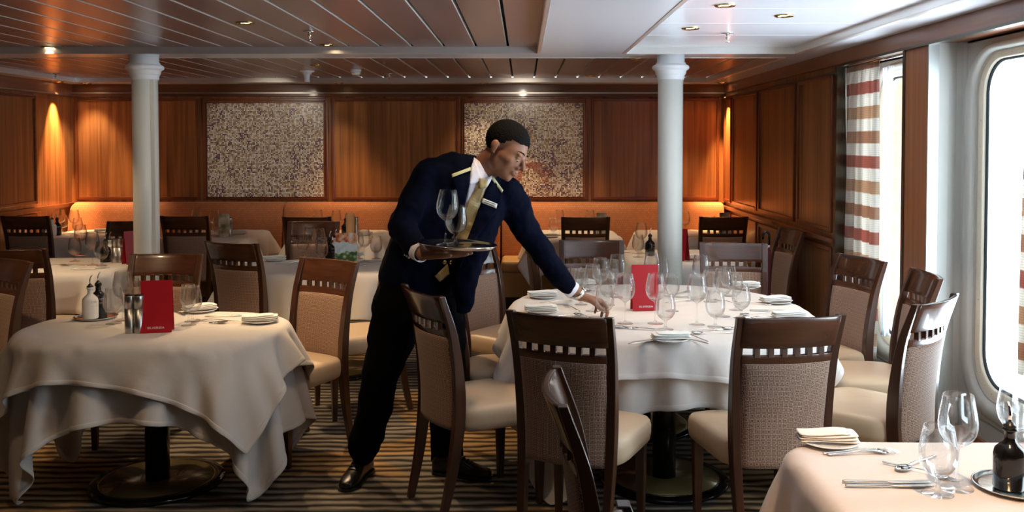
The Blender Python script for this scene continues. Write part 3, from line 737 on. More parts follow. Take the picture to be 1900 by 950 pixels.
def sim(a, b_, n, w, h, rot, ztop, sp=.026, steps=420, prof=None, seed=0, off=(0, 0), solids=()):
    """small position based cloth: a w x h sheet dropped on the table outline"""
    rng = np.random.RandomState(seed)
    nx, ny = int(w/sp)+1, int(h/sp)+1; dx, dy = w/(nx-1), h/(ny-1)
    gx, gy = np.meshgrid(np.linspace(-w/2, w/2, nx), np.linspace(-h/2, h/2, ny), indexing='ij')
    c, s = math.cos(rot), math.sin(rot)
    P = np.stack([gx*c-gy*s+off[0], gx*s+gy*c+off[1], np.full_like(gx, ztop+.004)], -1)
    P[..., 2] += rng.rand(nx, ny)*.003
    V = np.zeros_like(P)
    dg = math.hypot(dx, dy)
    sets = []
    def addset(i0, i1, di, dj, L, k):
        for par in (0, 1):
            A = [slice(None), slice(None)]
            sets.append((di, dj, par, L, k))
    for di, dj, L, k in ((1, 0, dx, 1), (0, 1, dy, 1), (1, 1, dg, .6), (1, -1, dg, .6), (2, 0, 2*dx, .22), (0, 2, 2*dy, .22), (4, 0, 4*dx, .05), (0, 4, 4*dy, .05)):
        sets.append((di, dj, L, k))
    II, JJ = np.meshgrid(np.arange(nx), np.arange(ny), indexing='ij')
    cons = []
    for di, dj, L, k in sets:
        q = II if di else JJ; st = max(di, abs(dj)) if di else dj
        for par in (0, 1):
            m = ((q//st) % 2 == par) & (II+di < nx) & (JJ+dj < ny) & (JJ+dj >= 0)
            i, j = II[m], JJ[m]
            cons.append((i*ny+j, (i+di)*ny+j+dj, L, k))
    X = P.reshape(-1, 3); Vv = V.reshape(-1, 3); dt = 1/75.
    for it in range(steps):
        Vv[:, 2] -= 9.8*dt; Vv *= .985 if it < steps*.7 else .93
        X0 = X.copy(); X += Vv*dt
        for sub in range(7):
            for i, j, L, k in cons:
                d = X[j]-X[i]; l = np.sqrt((d*d).sum(1))+1e-9; g = (k*.5*(l-L)/l)[:, None]*d
                X[i] += g; X[j] -= g
            # table
            r = (np.abs(X[:, 0]/a)**n+np.abs(X[:, 1]/b_)**n)**(1/n)+1e-9
            zz = X[:, 2]; ed = (1-r)*np.minimum(a, b_)
            rr = .016
            ins = (r < 1) & (zz < ztop) & (zz > ztop-.09)
            # rounded edge
            low = np.where(ed < rr, rr-np.sqrt(np.maximum(rr*rr-(rr-np.clip(ed, 0, rr))**2, 0)), 0)
            up = ztop-low-zz
            hit = ins & (up > 0)
            side = hit & (ed < up)
            upm = hit & ~side
            X[upm, 2] += up[upm]
            f = 1/r[side]; X[side, 0] *= f; X[side, 1] *= f
            on = upm | ((r < 1) & (zz < ztop+.002))
            X[on, 0] = X0[on, 0]*.8+X[on, 0]*.2; X[on, 1] = X0[on, 1]*.8+X[on, 1]*.2
            X[:, 2] = np.maximum(X[:, 2], .012)
            if prof is not None and sub % 3 == 0:
                th = ((np.arctan2(X[:, 1], X[:, 0])/(2*PI)) % 1*prof.shape[0]).astype(int) % prof.shape[0]
                zi = np.clip((X[:, 2]/.8*prof.shape[1]).astype(int), 0, prof.shape[1]-1)
                need = prof[th, zi]+.007; rd = np.hypot(X[:, 0], X[:, 1])+1e-9
                b2 = (X[:, 2] < ztop-.02) & (rd < need) & (need-rd < .2)
                f = (need/rd)[b2]; X[b2, 0] *= f; X[b2, 1] *= f
            for (sx, sy, sa, hx, hy, hz) in solids:   # seats and chair backs
                cc, ss = math.cos(sa), math.sin(sa); lx = (X[:, 0]-sx)*cc+(X[:, 1]-sy)*ss; ly = -(X[:, 0]-sx)*ss+(X[:, 1]-sy)*cc
                ii = (np.abs(lx) < hx) & (np.abs(ly) < hy) & (X[:, 2] < hz)
                if not ii.any(): continue
                px_ = hx-np.abs(lx); py_ = hy-np.abs(ly); pz_ = hz-X[:, 2]
                mz = ii & (pz_ <= px_) & (pz_ <= py_); X[mz, 2] += pz_[mz]
                mx_ = ii & ~mz & (px_ <= py_); my_ = ii & ~mz & ~mx_
                sgx = np.sign(lx); sgy = np.sign(ly)
                X[mx_, 0] += (px_*sgx*cc)[mx_]; X[mx_, 1] += (px_*sgx*ss)[mx_]
                X[my_, 0] -= (py_*sgy*ss)[my_]; X[my_, 1] += (py_*sgy*cc)[my_]
        Vv[:] = (X-X0)/dt
        sp_ = np.sqrt((Vv*Vv).sum(1)); big_ = sp_ > 3; Vv[big_] *= (3/sp_[big_])[:, None]
    return X, nx, ny
def profile(X, nb=72, nz=24):
    pr = np.zeros((nb, nz)); th = ((np.arctan2(X[:, 1], X[:, 0])/(2*PI)) % 1*nb).astype(int) % nb
    zi = np.clip((X[:, 2]/.8*nz).astype(int), 0, nz-1); r = np.hypot(X[:, 0], X[:, 1])
    for q in ((0, 0), (1, 0), (-1, 0), (0, 1), (0, -1)):
        np.maximum.at(pr, ((th+q[0]) % nb, np.clip(zi+q[1], 0, nz-1)), r)
    return pr
def clothmesh(res, name, label, loc, rz=0, cat='tablecloth', subd=1, hem=True):
    X, nx, ny = res; b = MB(); fs = []
    for i in range(nx-1):
        for j in range(ny-1): k = i*ny+j; fs.append((k, k+ny, k+ny+1, k+1))
    b.add([tuple(float(c) for c in q) for q in X], fs)
    o = b.build(name, 'linen', None, solid=.0022, subd=subd); o.location = loc; o.rotation_euler = (0, 0, rz)
    tag(o, label, cat, 'white tablecloths')
    if hem:   # stitched hem, a doubled strip along the edge
        h = MB(); G = np.array(X).reshape(nx, ny, 3); w = 1
        loops = []
        def strip(A, B):
            vs = []; 
            for p, q in zip(A, B): vs += [tuple(p), tuple(q)]
            h.add(vs, [(2*k, 2*k+1, 2*k+3, 2*k+2) for k in range(len(A)-1)])
        strip(G[0], G[w]); strip(G[-1], G[-1-w]); strip(G[:, 0], G[:, w]); strip(G[:, -1], G[:, -1-w])
        h.build('hem', 'linen', o, solid=.0052, subd=subd)
    return o
def chair_solids(x, y):
    out = []
    for (cx_, cy_, a) in ALLCH:
        if math.hypot(cx_-x, cy_-y) < 1.5: out.append((cx_-x-math.sin(a)*.015, cy_-y+math.cos(a)*.015, a, .24, .24, .50))
    return out

# front left table, layered cloths
LX, LY = -1.72, 4.27
table('dining_table', LX, LY, .60, .38, 2.6, 'front left pedestal table under two layered white cloths')
U = sim(.607, .387, 2.6, 1.90, 1.38, R(2), TT+.004, seed=1)
clothmesh(U, 'tablecloth', 'long white under-cloth hanging to the brass foot of the front left table', (LX, LY, 0))
O_ = sim(.612, .392, 2.6, 1.52, 1.07, R(-7), TT+.009, prof=profile(U[0]), seed=2, off=(.0, -.03))
clothmesh(O_, 'table_topper', 'shorter white top cloth with pointed corners on the front left table', (LX, LY, 0), cat='tablecloth')
# large round-ended table
BX, BY = .70, 4.72
table('dining_table', BX, BY, .76, .82, 2.3, 'large round-ended table the waiter is laying, two brass-plated feet', feet=((-.03, -.42), (-.03, .42)))
U2 = sim(.767, .827, 2.3, 2.18, 2.13, R(3), TT+.004, sp=.031, seed=3)
clothmesh(U2, 'tablecloth', 'long white under-cloth of the large table, one corner falling to the carpet', (BX, BY, 0))
O2 = sim(.772, .832, 2.3, 1.86, 1.94, R(-4), TT+.009, sp=.031, prof=profile(U2[0]), seed=4, steps=300)
clothmesh(O2, 'table_topper', 'white top cloth of the large table set with many glasses', (BX, BY, 0))
# corner table, foreground right
CX, CY = 1.33, 2.06
table('dining_table', CX, CY, .60, .57, 12, 'square foreground table at the bottom right corner')
U3 = sim(.606, .576, 12, 1.78, 1.72, 0, TT+.004, sp=.028, seed=5, steps=260)
clothmesh(U3, 'tablecloth', 'white cloth lit warm orange on the bottom right corner table', (CX, CY, 0))
# middle and far tables share a few simulated sheets
mid = sim(.72, .42, 2.8, 1.86, 1.42, R(6), TT+.004, sp=.036, seed=6, steps=220)
sq = sim(.44, .42, 8, 1.36, 1.32, R(4), TT+.004, sp=.034, seed=7, steps=220)
MX, MY = -1.32, 6.36
table('dining_table', MX, MY, .715, .415, 2.8, 'white-clothed table behind the brightly lit chair, with the food picture menu')
clothmesh(mid, 'tablecloth', 'white cloth of the table behind the waiter, its corner hanging by the tan seat', (MX, MY, 0), hem=False)
far = [('left_mid', -3.17, 6.42, 'table left of the left column', 0), ('far_left', -4.0, 8.62, 'banquette table in the far left corner', 0), ('far_b', -2.88, 8.62, 'banquette table just right of the left column', 3),
       ('far_c', -1.72, 8.62, 'banquette table with the tall wooden bottle', 0), ('far_d', .48, 8.62, 'banquette table right of the waiter', 2), ('far_e', 1.50, 8.62, 'banquette table in the far right corner', 0), ('mid_r', 1.20, 6.95, 'table standing behind the right column', 0)]
TD = {}
for k, x, y, lab, rz in far:
    table('dining_table', x, y, .435, .415, 8, 'small square pedestal table: '+lab, rz=R(rz)); clothmesh(sq, 'tablecloth', 'white cloth on the '+lab, (x, y, 0), R(rz+90*(hash(len(lab)) % 2)), hem=False, subd=0); TD[k] = (x, y, lab)

# ------------------------------------------------------------ tableware (prototypes)
TZ = TT+.0115; TZ1 = TT+.0065
protos = {}
def put(kind, maker, loc, rz, **k):
    if kind not in protos:
        o = maker(); o.location = loc; o.rotation_euler = (0, 0, rz); tag(o, **k); register(o); protos[kind] = o; return o
    return dup(protos[kind], loc, rz, **k)
def thick(outer, t=.0011):
    """closed glass wall from an outer bowl profile (bottom to rim)"""
    return outer+[(outer[-1][0]-t*.5, outer[-1][1]+.0006)]+[(max(r-t, .0005), z+ (t*1.6 if i == 0 else 0)) for i, (r, z) in enumerate(outer)][::-1]
def glass(prof_foot, bowl):
    b = MB(); out = prof_foot+bowl; inner = [(max(r-.0012, .0004), z) for r, z in bowl]; inner[0] = (.0004, bowl[0][1]+.004)
    prof = out+[(bowl[-1][0]-.0006, bowl[-1][1]+.0005)]+inner[::-1]
    b.lathe(prof, 32, cap=True); return b
def mk_wine():
    return glass([(.0005, 0), (.038, 0), (.0385, .001), (.03, .0035), (.012, .0075), (.005, .014), (.0036, .03), (.0035, .08), (.0042, .096), (.008, .104)],
                 [(.018, .109), (.032, .120), (.042, .136), (.0465, .155), (.0465, .172), (.043, .195), (.0385, .218), (.0355, .235)]).build('wine_glass', 'clear_glass')
def mk_goblet():
    return glass([(.0005, 0), (.037, 0), (.0375, .001), (.028, .0035), (.012, .008), (.006, .014), (.005, .024), (.006, .036), (.010, .043)],
                 [(.020, .047), (.033, .058), (.042, .074), (.0455, .092), (.045, .112), (.041, .136), (.0365, .156), (.0345, .168)]).build('goblet', 'clear_glass')
def mk_small():
    return glass([(.0005, 0), (.034, 0), (.0345, .001), (.026, .0035), (.011, .0075), (.0048, .014), (.0036, .03), (.0036, .065), (.008, .075)],
                 [(.016, .080), (.027, .092), (.035, .108), (.0375, .125), (.036, .145), (.032, .168), (.0295, .19)]).build('white_wine_glass', 'clear_glass')
MK = {'wine': mk_wine, 'goblet': mk_goblet, 'small': mk_small}
NM = {'wine': 'tall wine glass', 'goblet': 'round water goblet', 'small': 'slim wine glass'}
def gl(kind, px, py, where, scale=1, z=TZ, loc=None, group='glasses on the tables'):
    p = loc if loc is not None else ptz(px, py, z)
    o = put(kind, MK[kind], (p.x, p.y, z), random.uniform(0, 6), label=NM[kind]+' '+where, cat='glass', group=group)
    return o
def flat_prof(pts, zs, th=.0018):
    """cutlery: outline half widths along length; pts=(y, halfwidth), zs = height"""
    rings = []
    for (y, w), z in zip(pts, zs):
        rings.append([(-w, y, z), (-w*.6, y, z+th), (w*.6, y, z+th), (w, y, z), (w*.6, y, z-th*.3), (-w*.6, y, z-th*.3)])
    return rings
def mk_knife():
    o = MB().loft(flat_prof([(-.11, .003), (-.108, .0048), (-.06, .0050), (.0, .0042), (.006, .0035), (.012, .006), (.03, .0085), (.08, .0095), (.10, .007), (.112, .0015)], [.004, .004, .004, .004, .003, .003, .003, .003, .003, .003], .003)).build('knife', 'brushed_steel'); return o
def mk_fork():
    o = empty('fork', (0, 0, 0))
    b = MB(); b.loft(flat_prof([(-.10, .003), (-.097, .0052), (-.05, .0042), (0, .0026), (.03, .0028), (.045, .007), (.058, .0115), (.068, .0122)], [.003, .003, .005, .009, .009, .006, .004, .004], .002)); b.build('handle', 'polished_steel', o)
    b = MB()
    for x in (-.0102, -.0034, .0034, .0102): b.tube([(x, .066, .0045), (x, .085, .003), (x*.98, .104, .006)], [.0018, .0016, .001], 6)
    b.build('tines', 'polished_steel', o); return o
def mk_spoon():
    o = empty('spoon', (0, 0, 0))
    MB().loft(flat_prof([(-.10, .003), (-.097, .0055), (-.05, .0042), (0, .0026), (.036, .0026), (.042, .004)], [.003, .003, .005, .009, .008, .006], .002)).build('handle', 'polished_steel', o)
    b = MB(); rings = []
    vs = []; fs = []; n, mm_ = 20, 5
    for sgn, zo in ((1, 0), (1, -.0012)):
        for j in range(mm_+1):
            r = j/mm_
            for k in range(n):
                a = 2*PI*k/n; vs.append((.0185*r*math.cos(a), .064+.028*r*math.sin(a), .0015+.0065*r*r+zo))
    N = n*(mm_+1)
    for q in (0, 1):
        for j in range(mm_):
            for k in range(n):
                k2 = (k+1) % n; f_ = (q*N+j*n+k, q*N+j*n+k2, q*N+(j+1)*n+k2, q*N+(j+1)*n+k); fs.append(f_ if q == 0 else f_[::-1])
    for k in range(n): k2 = (k+1) % n; fs.append((mm_*n+k, mm_*n+k2, N+mm_*n+k2, N+mm_*n+k))
    b.add(vs, fs); b.build('bowl', 'polished_steel', o); return o
def mk_plate():
    return MB().lathe([(.0005, .004), (.048, .004), (.05, 0), (.054, 0), (.058, .005), (.080, .010), (.0815, .0118), (.079, .0122), (.058, .0078), (.048, .0058), (.0005, .0058)], 44, cap=True).build('bread_plate', 'porcelain')
def mk_napkin():
    """folded napkin: stacked soft folds, wound round at one side"""
    o = MB(); rings = []
    nseg = 14
    def layer(x0, x1, y0, y1, z0, th, tilt, wob, ph):
        rows = []
        for i in range(nseg+1):
            x = x0+(x1-x0)*i/nseg; u = i/nseg
            zc = z0+tilt*u+wob*math.sin(u*6+ph); t = th*(.55+.45*math.sin(PI*min(1, max(0, u*1.0))))**.5
            w0, w1 = y0+.004*math.sin(u*5+ph), y1+.005*math.cos(u*4+ph)
            rows.append([(x, w0, zc), (x, w0-.003, zc+t/2), (x, w0+.002, zc+t), (x, (w0+w1)/2, zc+t*1.08), (x, w1-.002, zc+t), (x, w1+.003, zc+t/2), (x, w1, zc), (x, (w0+w1)/2, zc-.0002)])
        o.loft(rows)
    layer(-.088, .082, -.038, .036, .000, .0055, .002, .0008, 0)
    layer(-.090, .078, -.036, .034, .0058, .0055, .003, .001, 1)
    layer(-.085, .080, -.033, .036, .0118, .0060, .003, .0012, 2.2)
    layer(-.089, .060, -.030, .030, .0182, .0070, .001, .0014, 3)
    return o.build('napkin', 'napkin_linen', subd=1)
def bottle_prof(k=1.0): return [(.0005, 0), (.034*k, 0), (.037*k, .004), (.037*k, .085), (.034*k, .098), (.022*k, .110), (.014, .118), (.0125, .125), (.0125, .142), (.0165, .144), (.0165, .150), (.0125, .152)]
def mk_bottle(mname, ink):
    def f():
        o = empty('oil_bottle' if mname != 'white_ceramic' else 'vinegar_bottle', (0, 0, 0))
        MB().lathe(bottle_prof(), 32).build('flask', mname, o)
        MB().lathe([(.013, .150), (.0155, .153), (.0155, .157), (.010, .160), (.008, .166)], 20).build('stopper', 'black_metal', o)
        MB().tube([(0, 0, .16), (0, 0, .185), (.004, 0, .20), (.012, 0, .212)], [.0045, .004, .0035, .003], 10).build('pour_spout', 'chrome', o)
        b = MB()
        for k, z in enumerate((.098, .083, .079, .062)): 
            for i in range(8):
                a0 = -1.0+.11*i; 
                if (i*7+k*3) % 5 == 0: continue
                r = .0374; w = .0016 if k == 1 else .0008
                p = [(r*math.cos(a0+q), r*math.sin(a0+q), min(z, .084)-.01*k*0+zz) for q, zz in ((0, 0), (.08, 0), (.08, w), (0, w))]
                if z > .09: continue
                b.add(p, [(0, 1, 2, 3)], False)
        b.build('printed_lines', ink, o); return o
    return f
def mk_mill():
    o = empty('steel_mill', (0, 0, 0)); MB().lathe([(.021, 0), (.0215, .002), (.0215, .108)], 30).build('body', 'brushed_steel', o); MB().lathe([(.0195, .108), (.0195, .110), (.0215, .1105), (.0215, .165), (.0205, .168)], 30).build('grinder_head', 'brushed_steel', o)
    MB().lathe([(.0205, .168), (.0205, .172), (.005, .174)], 24).build('cap', 'black_metal', o); return o
def mk_menu():
    o = empty('menu_card', (0, 0, 0)); w, h = .068, .232
    def leaf(s, m, nm):
        b = MB(); a = R(14)*s; y = -.03*s
        b.add([(-w, y-.0012*s, 0), (w, y-.0012*s, 0), (w, -.0008*s, h), (-w, -.0008*s, h), (-w, y, 0), (w, y, 0), (w, 0, h), (-w, 0, h)], [(0, 1, 2, 3), (7, 6, 5, 4), (0, 4, 5, 1), (1, 5, 6, 2), (2, 6, 7, 3), (3, 7, 4, 0)] if s > 0 else [(3, 2, 1, 0), (4, 5, 6, 7), (1, 5, 4, 0), (2, 6, 5, 1), (3, 7, 6, 2), (0, 4, 7, 3)], False)
        return b.build(nm, m, o)
    f = leaf(1, 'menu_red', 'front_cover'); leaf(-1, 'menu_red', 'back_cover')
    t = text_mesh('SILVERSEA', .0134, 'letter_white', 'lettering', .0003, f, xs=1.22)
    al = math.atan2(.03, h); t.rotation_euler = (R(90)-al*1.0, 0, 0); t.location = (.0, -.03*(1-.022/h)-.0022, .022)
    return o
def mk_tray_plate():
    return MB().lathe([(.0005, 0), (.085, 0), (.094, .004), (.1, .009), (.101, .011), (.098, .0105), (.090, .0055), (.083, .003), (.0005, .003)], 44).build('steel_dish', 'polished_steel')
def item(kind, mk, p, deg, label, cat, group=None, z=TZ): return put(kind, mk, (p.x, p.y, z), R(deg), label=label, cat=cat, group=group)
def knife(px, py, deg, w, z=TZ, p=None): return item('knife', mk_knife, p or ptz(px, py, z), deg, 'steel table knife '+w, 'knife', 'cutlery on the tables', z)
def fork(px, py, deg, w, z=TZ, p=None): return item('fork', mk_fork, p or ptz(px, py, z), deg, 'steel fork '+w, 'fork', 'cutlery on the tables', z)
def spoon(px, py, deg, w, z=TZ, p=None): return item('spoon', mk_spoon, p or ptz(px, py, z), deg, 'steel spoon '+w, 'spoon', 'cutlery on the tables', z)
def plate_napkin(px, py, deg, w, z=TZ, p=None):
    p = p or ptz(px, py, z)
    item('plate', mk_plate, p, deg, 'white side plate under the napkin '+w, 'plate', 'side plates', z)
    item('napkin', mk_napkin, p, deg, 'folded white napkin '+w, 'napkin', 'folded napkins', z+.0125)

# front left table
T = 'on the front left table'
put('menu', mk_menu, (*ptz(292, 615, TZ)[:2], TZ), R(10), label='red folded menu with white lettering standing on the front left table', cat='menu', group='red menu cards')
for px, py, w in ((241, 617, 'left'), (258, 617, 'right')): item('mill', mk_mill, ptz(px, py, TZ), 20, 'brushed steel mill, %s one of the pair beside the red menu, front left table' % w, 'pepper mill', 'steel mills')
q = ptz(178, 590, TZ); item('dish', mk_tray_plate, q, 0, 'shiny steel dish under the oil bottles, front left table', 'dish', 'steel dishes')
q = ptz(168, 592, TZ); item('wbottle', mk_bottle('white_ceramic', 'black_metal'), q, 0, 'white ceramic oil bottle with pouring spout, front left table', 'bottle', 'oil and vinegar bottles', TZ+.004)
q = ptz(183, 585, TZ); item('bbottle', mk_bottle('black_gloss', 'letter_white'), q, 0, 'black oil bottle behind the white one, front left table', 'bottle', 'oil and vinegar bottles', TZ+.004)
gl('goblet', 211, 600, 'left of the steel mills, '+T); gl('wine', 229, 594, 'behind the steel mills, '+T); gl('small', 247, 589, 'hidden between the mills and the chair, '+T)
gl('small', 350, 603, 'right of the red menu, front one, '+T); gl('goblet', 357, 596, 'right of the red menu, rear one, '+T)
plate_napkin(484, 598, 14, 'at the right end of the front left table'); plate_napkin(372, 578, 40, 'far side of the front left table')
knife(424, 587, -74, 'pointing at the bright chair, '+T); fork(400, 596, 80, 'right of the glasses, '+T); spoon(388, 599, -98, 'beside the fork, '+T); fork(430, 599, 100, 'touching the right napkin, '+T); knife(330, 580, 40, 'left of the far napkin, '+T)
# large table
T = 'on the large table'
put('menu', mk_menu, (*ptz(1196, 575, TZ)[:2], TZ), R(6), label='pinkish red folded menu standing among the glasses on the large table', cat='menu', group='red menu cards')
G = [('wine', 1160, 600, 'just left of the menu, nearest the waiter\'s hand'), ('goblet', 1235, 611, 'right in front of the menu corner'), ('wine', 1216, 600, 'at the right edge of the menu'),
     ('small', 1247, 577, 'behind the goblet right of the menu'), ('wine', 1293, 602, 'standing alone right of the menu, long stem'), ('goblet', 1327, 606, 'nearest the front right chair'),
     ('wine', 1341, 587, 'in the right cluster, front middle'), ('small', 1365, 575, 'in the right cluster, middle'), ('goblet', 1375, 590, 'rightmost of the right cluster'), ('wine', 1300, 552, 'in front of the right rear chair'),
     ('goblet', 1318, 560, 'in the right cluster, rear'), ('wine', 1210, 545, 'behind the menu, in front of the column'), ('small', 1229, 543, 'beside the column, behind the menu'),
     ('wine', 1145, 551, 'in the left cluster, tallest, under the tan rail'), ('wine', 1114, 560, 'in the left cluster, second tallest'), ('wine', 1100, 577, 'in the left cluster behind the waiter\'s hand'), ('goblet', 1128, 566, 'in the left cluster, low in the middle'),
     ('small', 1078, 565, 'in the left cluster beside the white cuff'), ('goblet', 1068, 552, 'in the left cluster, furthest left'), ('small', 1136, 545, 'in the left cluster, rear'), ('goblet', 1352, 549, 'far right behind the cluster')]
for k, px, py, w in G: gl(k, px, py, w+', large table')
gl('goblet', 1122, 595, 'held by the stem in the waiter\'s left hand')
plate_napkin(1243, 632, 186, 'at the front edge of the large table')
plate_napkin(1008, 552, 6, 'at the left rear of the large table'); plate_napkin(1005, 579, 4, 'left on the large table behind the chair rail')
plate_napkin(1440, 562, 14, 'at the right of the large table, rear one'); plate_napkin(1466, 591, 2, 'at the right of the large table, front one'); plate_napkin(1385, 534, -10, 'in front of the right rear chair, large table')
plate_napkin(1080, 530, 12, 'in front of the tan railed chair, large table')
for a in ((knife, 1212, 632, 118, 'left of the front napkin'), (knife, 1205, 634, 119, 'leftmost at the front napkin'), (fork, 1287, 627, 28, 'right of the front napkin'), (knife, 1278, 631, 38, 'beneath the fork right of the front napkin'),
          (spoon, 1175, 610, 72, 'below the wine glass left of the menu'), (fork, 1200, 612, 74, 'left of the front goblet'), (fork, 1300, 614, -82, 'right of the front goblet'), (spoon, 1320, 619, 96, 'next to the front right chair rail'),
          (fork, 1035, 561, -72, 'at the left rear napkin'), (knife, 1022, 566, -80, 'under the left rear napkin'), (fork, 1047, 588, -68, 'at the left napkin'), (spoon, 1085, 589, 30, 'under the waiter\'s hand'), (fork, 1062, 573, 20, 'left of the waiter\'s hand'),
          (knife, 1432, 577, 88, 'between the right napkins'), (spoon, 1400, 583, 118, 'right of the cluster'), (fork, 1418, 590, 100, 'left of the right front napkin'), (fork, 1398, 564, 60, 'left of the right rear napkin'), (spoon, 1375, 610, 100, 'behind the front right chair'),
          (knife, 1270, 552, 70, 'rear right of the menu'), (fork, 1262, 560, -60, 'right of the menu, rear'), (knife, 1262, 545, -40, 'beside the column foot'), (fork, 1350, 562, 30, 'in the right cluster'), (spoon, 1110, 543, 60, 'in front of the tan railed chair')):
    a[0](a[1], a[2], a[3], a[4]+', large table')
# corner table
T = 'bottom right corner table'; z3 = TZ1
plate_napkin(1537, 823, -4, 'on the '+T, z3)
fork(1590, 840, -82, 'behind, pointing to the window, '+T, z3); fork(1600, 843, -84, 'in front of its pair, by the napkin, '+T, z3)
knife(1645, 897, -92, 'rear one of two, '+T, z3); knife(1650, 904, -90, 'front one of two, '+T, z3)
spoon(1700, 862, 128, 'left of the goblet, '+T, z3); fork(1707, 877, -136, 'pointing under the goblet, '+T, z3)
gl('goblet', 1740, 916, 'in the foreground with its whole foot visible, '+T, z=z3); gl('wine', 1776, 906, 'behind the foreground goblet, '+T, z=z3)
gl('wine', 1884, 873, 'half hidden behind the black bottle, '+T, z=z3); gl('small', 1900, 885, 'cut by the right edge, '+T, z=z3)
q = ptz(1885, 905, z3); o = item('dish', mk_tray_plate, q, 0, 'steel dish under the black bottle, '+T, 'dish', 'steel dishes', z3)
q = ptz(1872, 908, z3); item('bbottle', mk_bottle('black_gloss', 'letter_white'), q, 90, 'glossy black oil bottle on the '+T, 'bottle', 'oil and vinegar bottles', z3+.004)
# middle table
T = 'middle table behind the bright chair'; z3 = TZ1
plate_napkin(510, 484, 8, 'on the '+T, z3); knife(540, 489, -60, 'on the '+T, z3); fork(552, 487, -55, 'beside the knife, '+T, z3)
for k, px, py, w in (('wine', 575, 480, 'leftmost tall one'), ('goblet', 562, 477, 'leftmost low one'), ('wine', 592, 483, 'second tall one'), ('goblet', 597, 489, 'left of the black bottle'), ('wine', 676, 486, 'right of the picture menu'), ('goblet', 698, 480, 'next to the waiter'), ('small', 666, 480, 'touching the picture menu')):
    gl(k, px, py, w+', '+T, z=z3)
item('bbottle', mk_bottle('black_gloss', 'letter_white'), ptz(612, 482, z3), 0, 'black oil bottle left of the food picture menu', 'bottle', 'oil and vinegar bottles', z3)
item('wbottle', mk_bottle('white_ceramic', 'black_metal'), ptz(622, 478, z3), 0, 'white oil bottle half hidden behind the food picture menu', 'bottle', 'oil and vinegar bottles', z3)
plate_napkin(655, 476, 0, 'behind the picture menu, '+T, z3); fork(690, 492, 90, 'right of the picture menu, '+T, z3); knife(700, 487, 96, 'near the waiter, '+T, z3); spoon(658, 493, 80, 'at the foot of the picture menu', z3)
# food picture menu
m = mat('food_print', (.8, .8, .8), .3, coat=.3)
v = coords(m); sp_ = nd(m, 'ShaderNodeSeparateXYZ'); lk(m, v, sp_.inputs[0])
class _Z: pass
sp = _Z(); sp.outputs = {'Z': math_(m, 'ADD', sp_.outputs['Z'], math_(m, 'MULTIPLY', math_(m, 'SUBTRACT', noise(m, v, 18, 2), .5), .09))}
vo = nd(m, 'ShaderNodeTexVoronoi'); vo.inputs['Scale'].default_value = 32; lk(m, v, vo.inputs['Vector'])
n1 = noise(m, v, 22, 3)
topc = ramp(m, n1, [(.35, (.85, .86, .80)), (.5, (.85, .45, .22)), (.62, (.55, .10, .05))]); midc = ramp(m, n1, [(.3, (.45, .60, .62)), (.6, (.80, .86, .86))])
lowc = ramp(m, vo.outputs['Distance'], [(.2, (.80, .84, .70)), (.38, (.35, .50, .22)), (.6, (.08, .14, .05))])
c = mixc(m, math_(m, 'GREATER_THAN', sp.outputs['Z'], .15), midc, topc); c = mixc(m, math_(m, 'LESS_THAN', sp.outputs['Z'], .075), c, lowc)
c = mixc(m, math_(m, 'LESS_THAN', sp.outputs['Z'], .018), c, (.50, .10, .07)); base(m, c)
def mk_pic(w, h, mn):
    def f():
        o = empty('picture_menu', (0, 0, 0))
        for s, nm in ((1, 'front_leaf'), (-1, 'back_leaf')):
            b = MB(); y = -.03*s; b.add([(-w, y-.0012, 0), (w, y-.0012, 0), (w, -.0008*s-.0006, h), (-w, -.0008*s-.0006, h), (-w, y+.0012, 0), (w, y+.0012, 0), (w, .0006, h), (-w, .0006, h)], [(0, 1, 2, 3), (7, 6, 5, 4), (0, 4, 5, 1), (1, 5, 6, 2), (2, 6, 7, 3), (3, 7, 4, 0)], False)
            b.build(nm, mn if s > 0 else 'paper', o)
        return o
    return f
m = mat('tan_print', (.4, .3, .2), .4); base(m, ramp(m, noise(m, coords(m), 14, 3), [(.35, (.16, .12, .07)), (.5, (.45, .36, .22)), (.65, (.66, .60, .50))]))
q = ptz(643, 488, z3); item('foodmenu', mk_pic(.076, .215, 'food_print'), q, 4, 'standing menu card with a colourful food photograph, middle table', 'menu', None, z3)
# left middle table
T = 'table left of the left column'
for k, px, py, w in (('goblet', 139, 485, 'leftmost'), ('wine', 150, 474, 'rear left'), ('wine', 172, 492, 'tall front'), ('goblet', 189, 493, 'front right')): gl(k, px, py, w+' one, '+T, z=z3)
item('bbottle', mk_bottle('black_gloss', 'letter_white'), ptz(196, 486, z3), 0, 'black oil bottle on the '+T, 'bottle', 'oil and vinegar bottles', z3); item('wbottle', mk_bottle('white_ceramic', 'black_metal'), ptz(204, 484, z3), 0, 'pale oil bottle on the '+T, 'bottle', 'oil and vinegar bottles', z3)
item('mill', mk_mill, ptz(214, 487, z3), 0, 'steel mill left of its twin on the '+T, 'pepper mill', 'steel mills', z3); item('mill', mk_mill, ptz(223, 487, z3), 0, 'steel mill nearest the column on the '+T, 'pepper mill', 'steel mills', z3)
put('menu', mk_menu, (-2.775, 6.50, z3), R(55), label='red menu standing on the table against the left column', cat='menu', group='red menu cards')
fork(103, 494, -80, 'at the left edge of the '+T, z3); fork(142, 492, 80, 'in the middle of the '+T, z3); knife(164, 499, -60, 'at the front of the '+T, z3); knife(170, 500, -62, 'frontmost on the '+T, z3); spoon(133, 493, 84, 'in the middle of the '+T, z3)
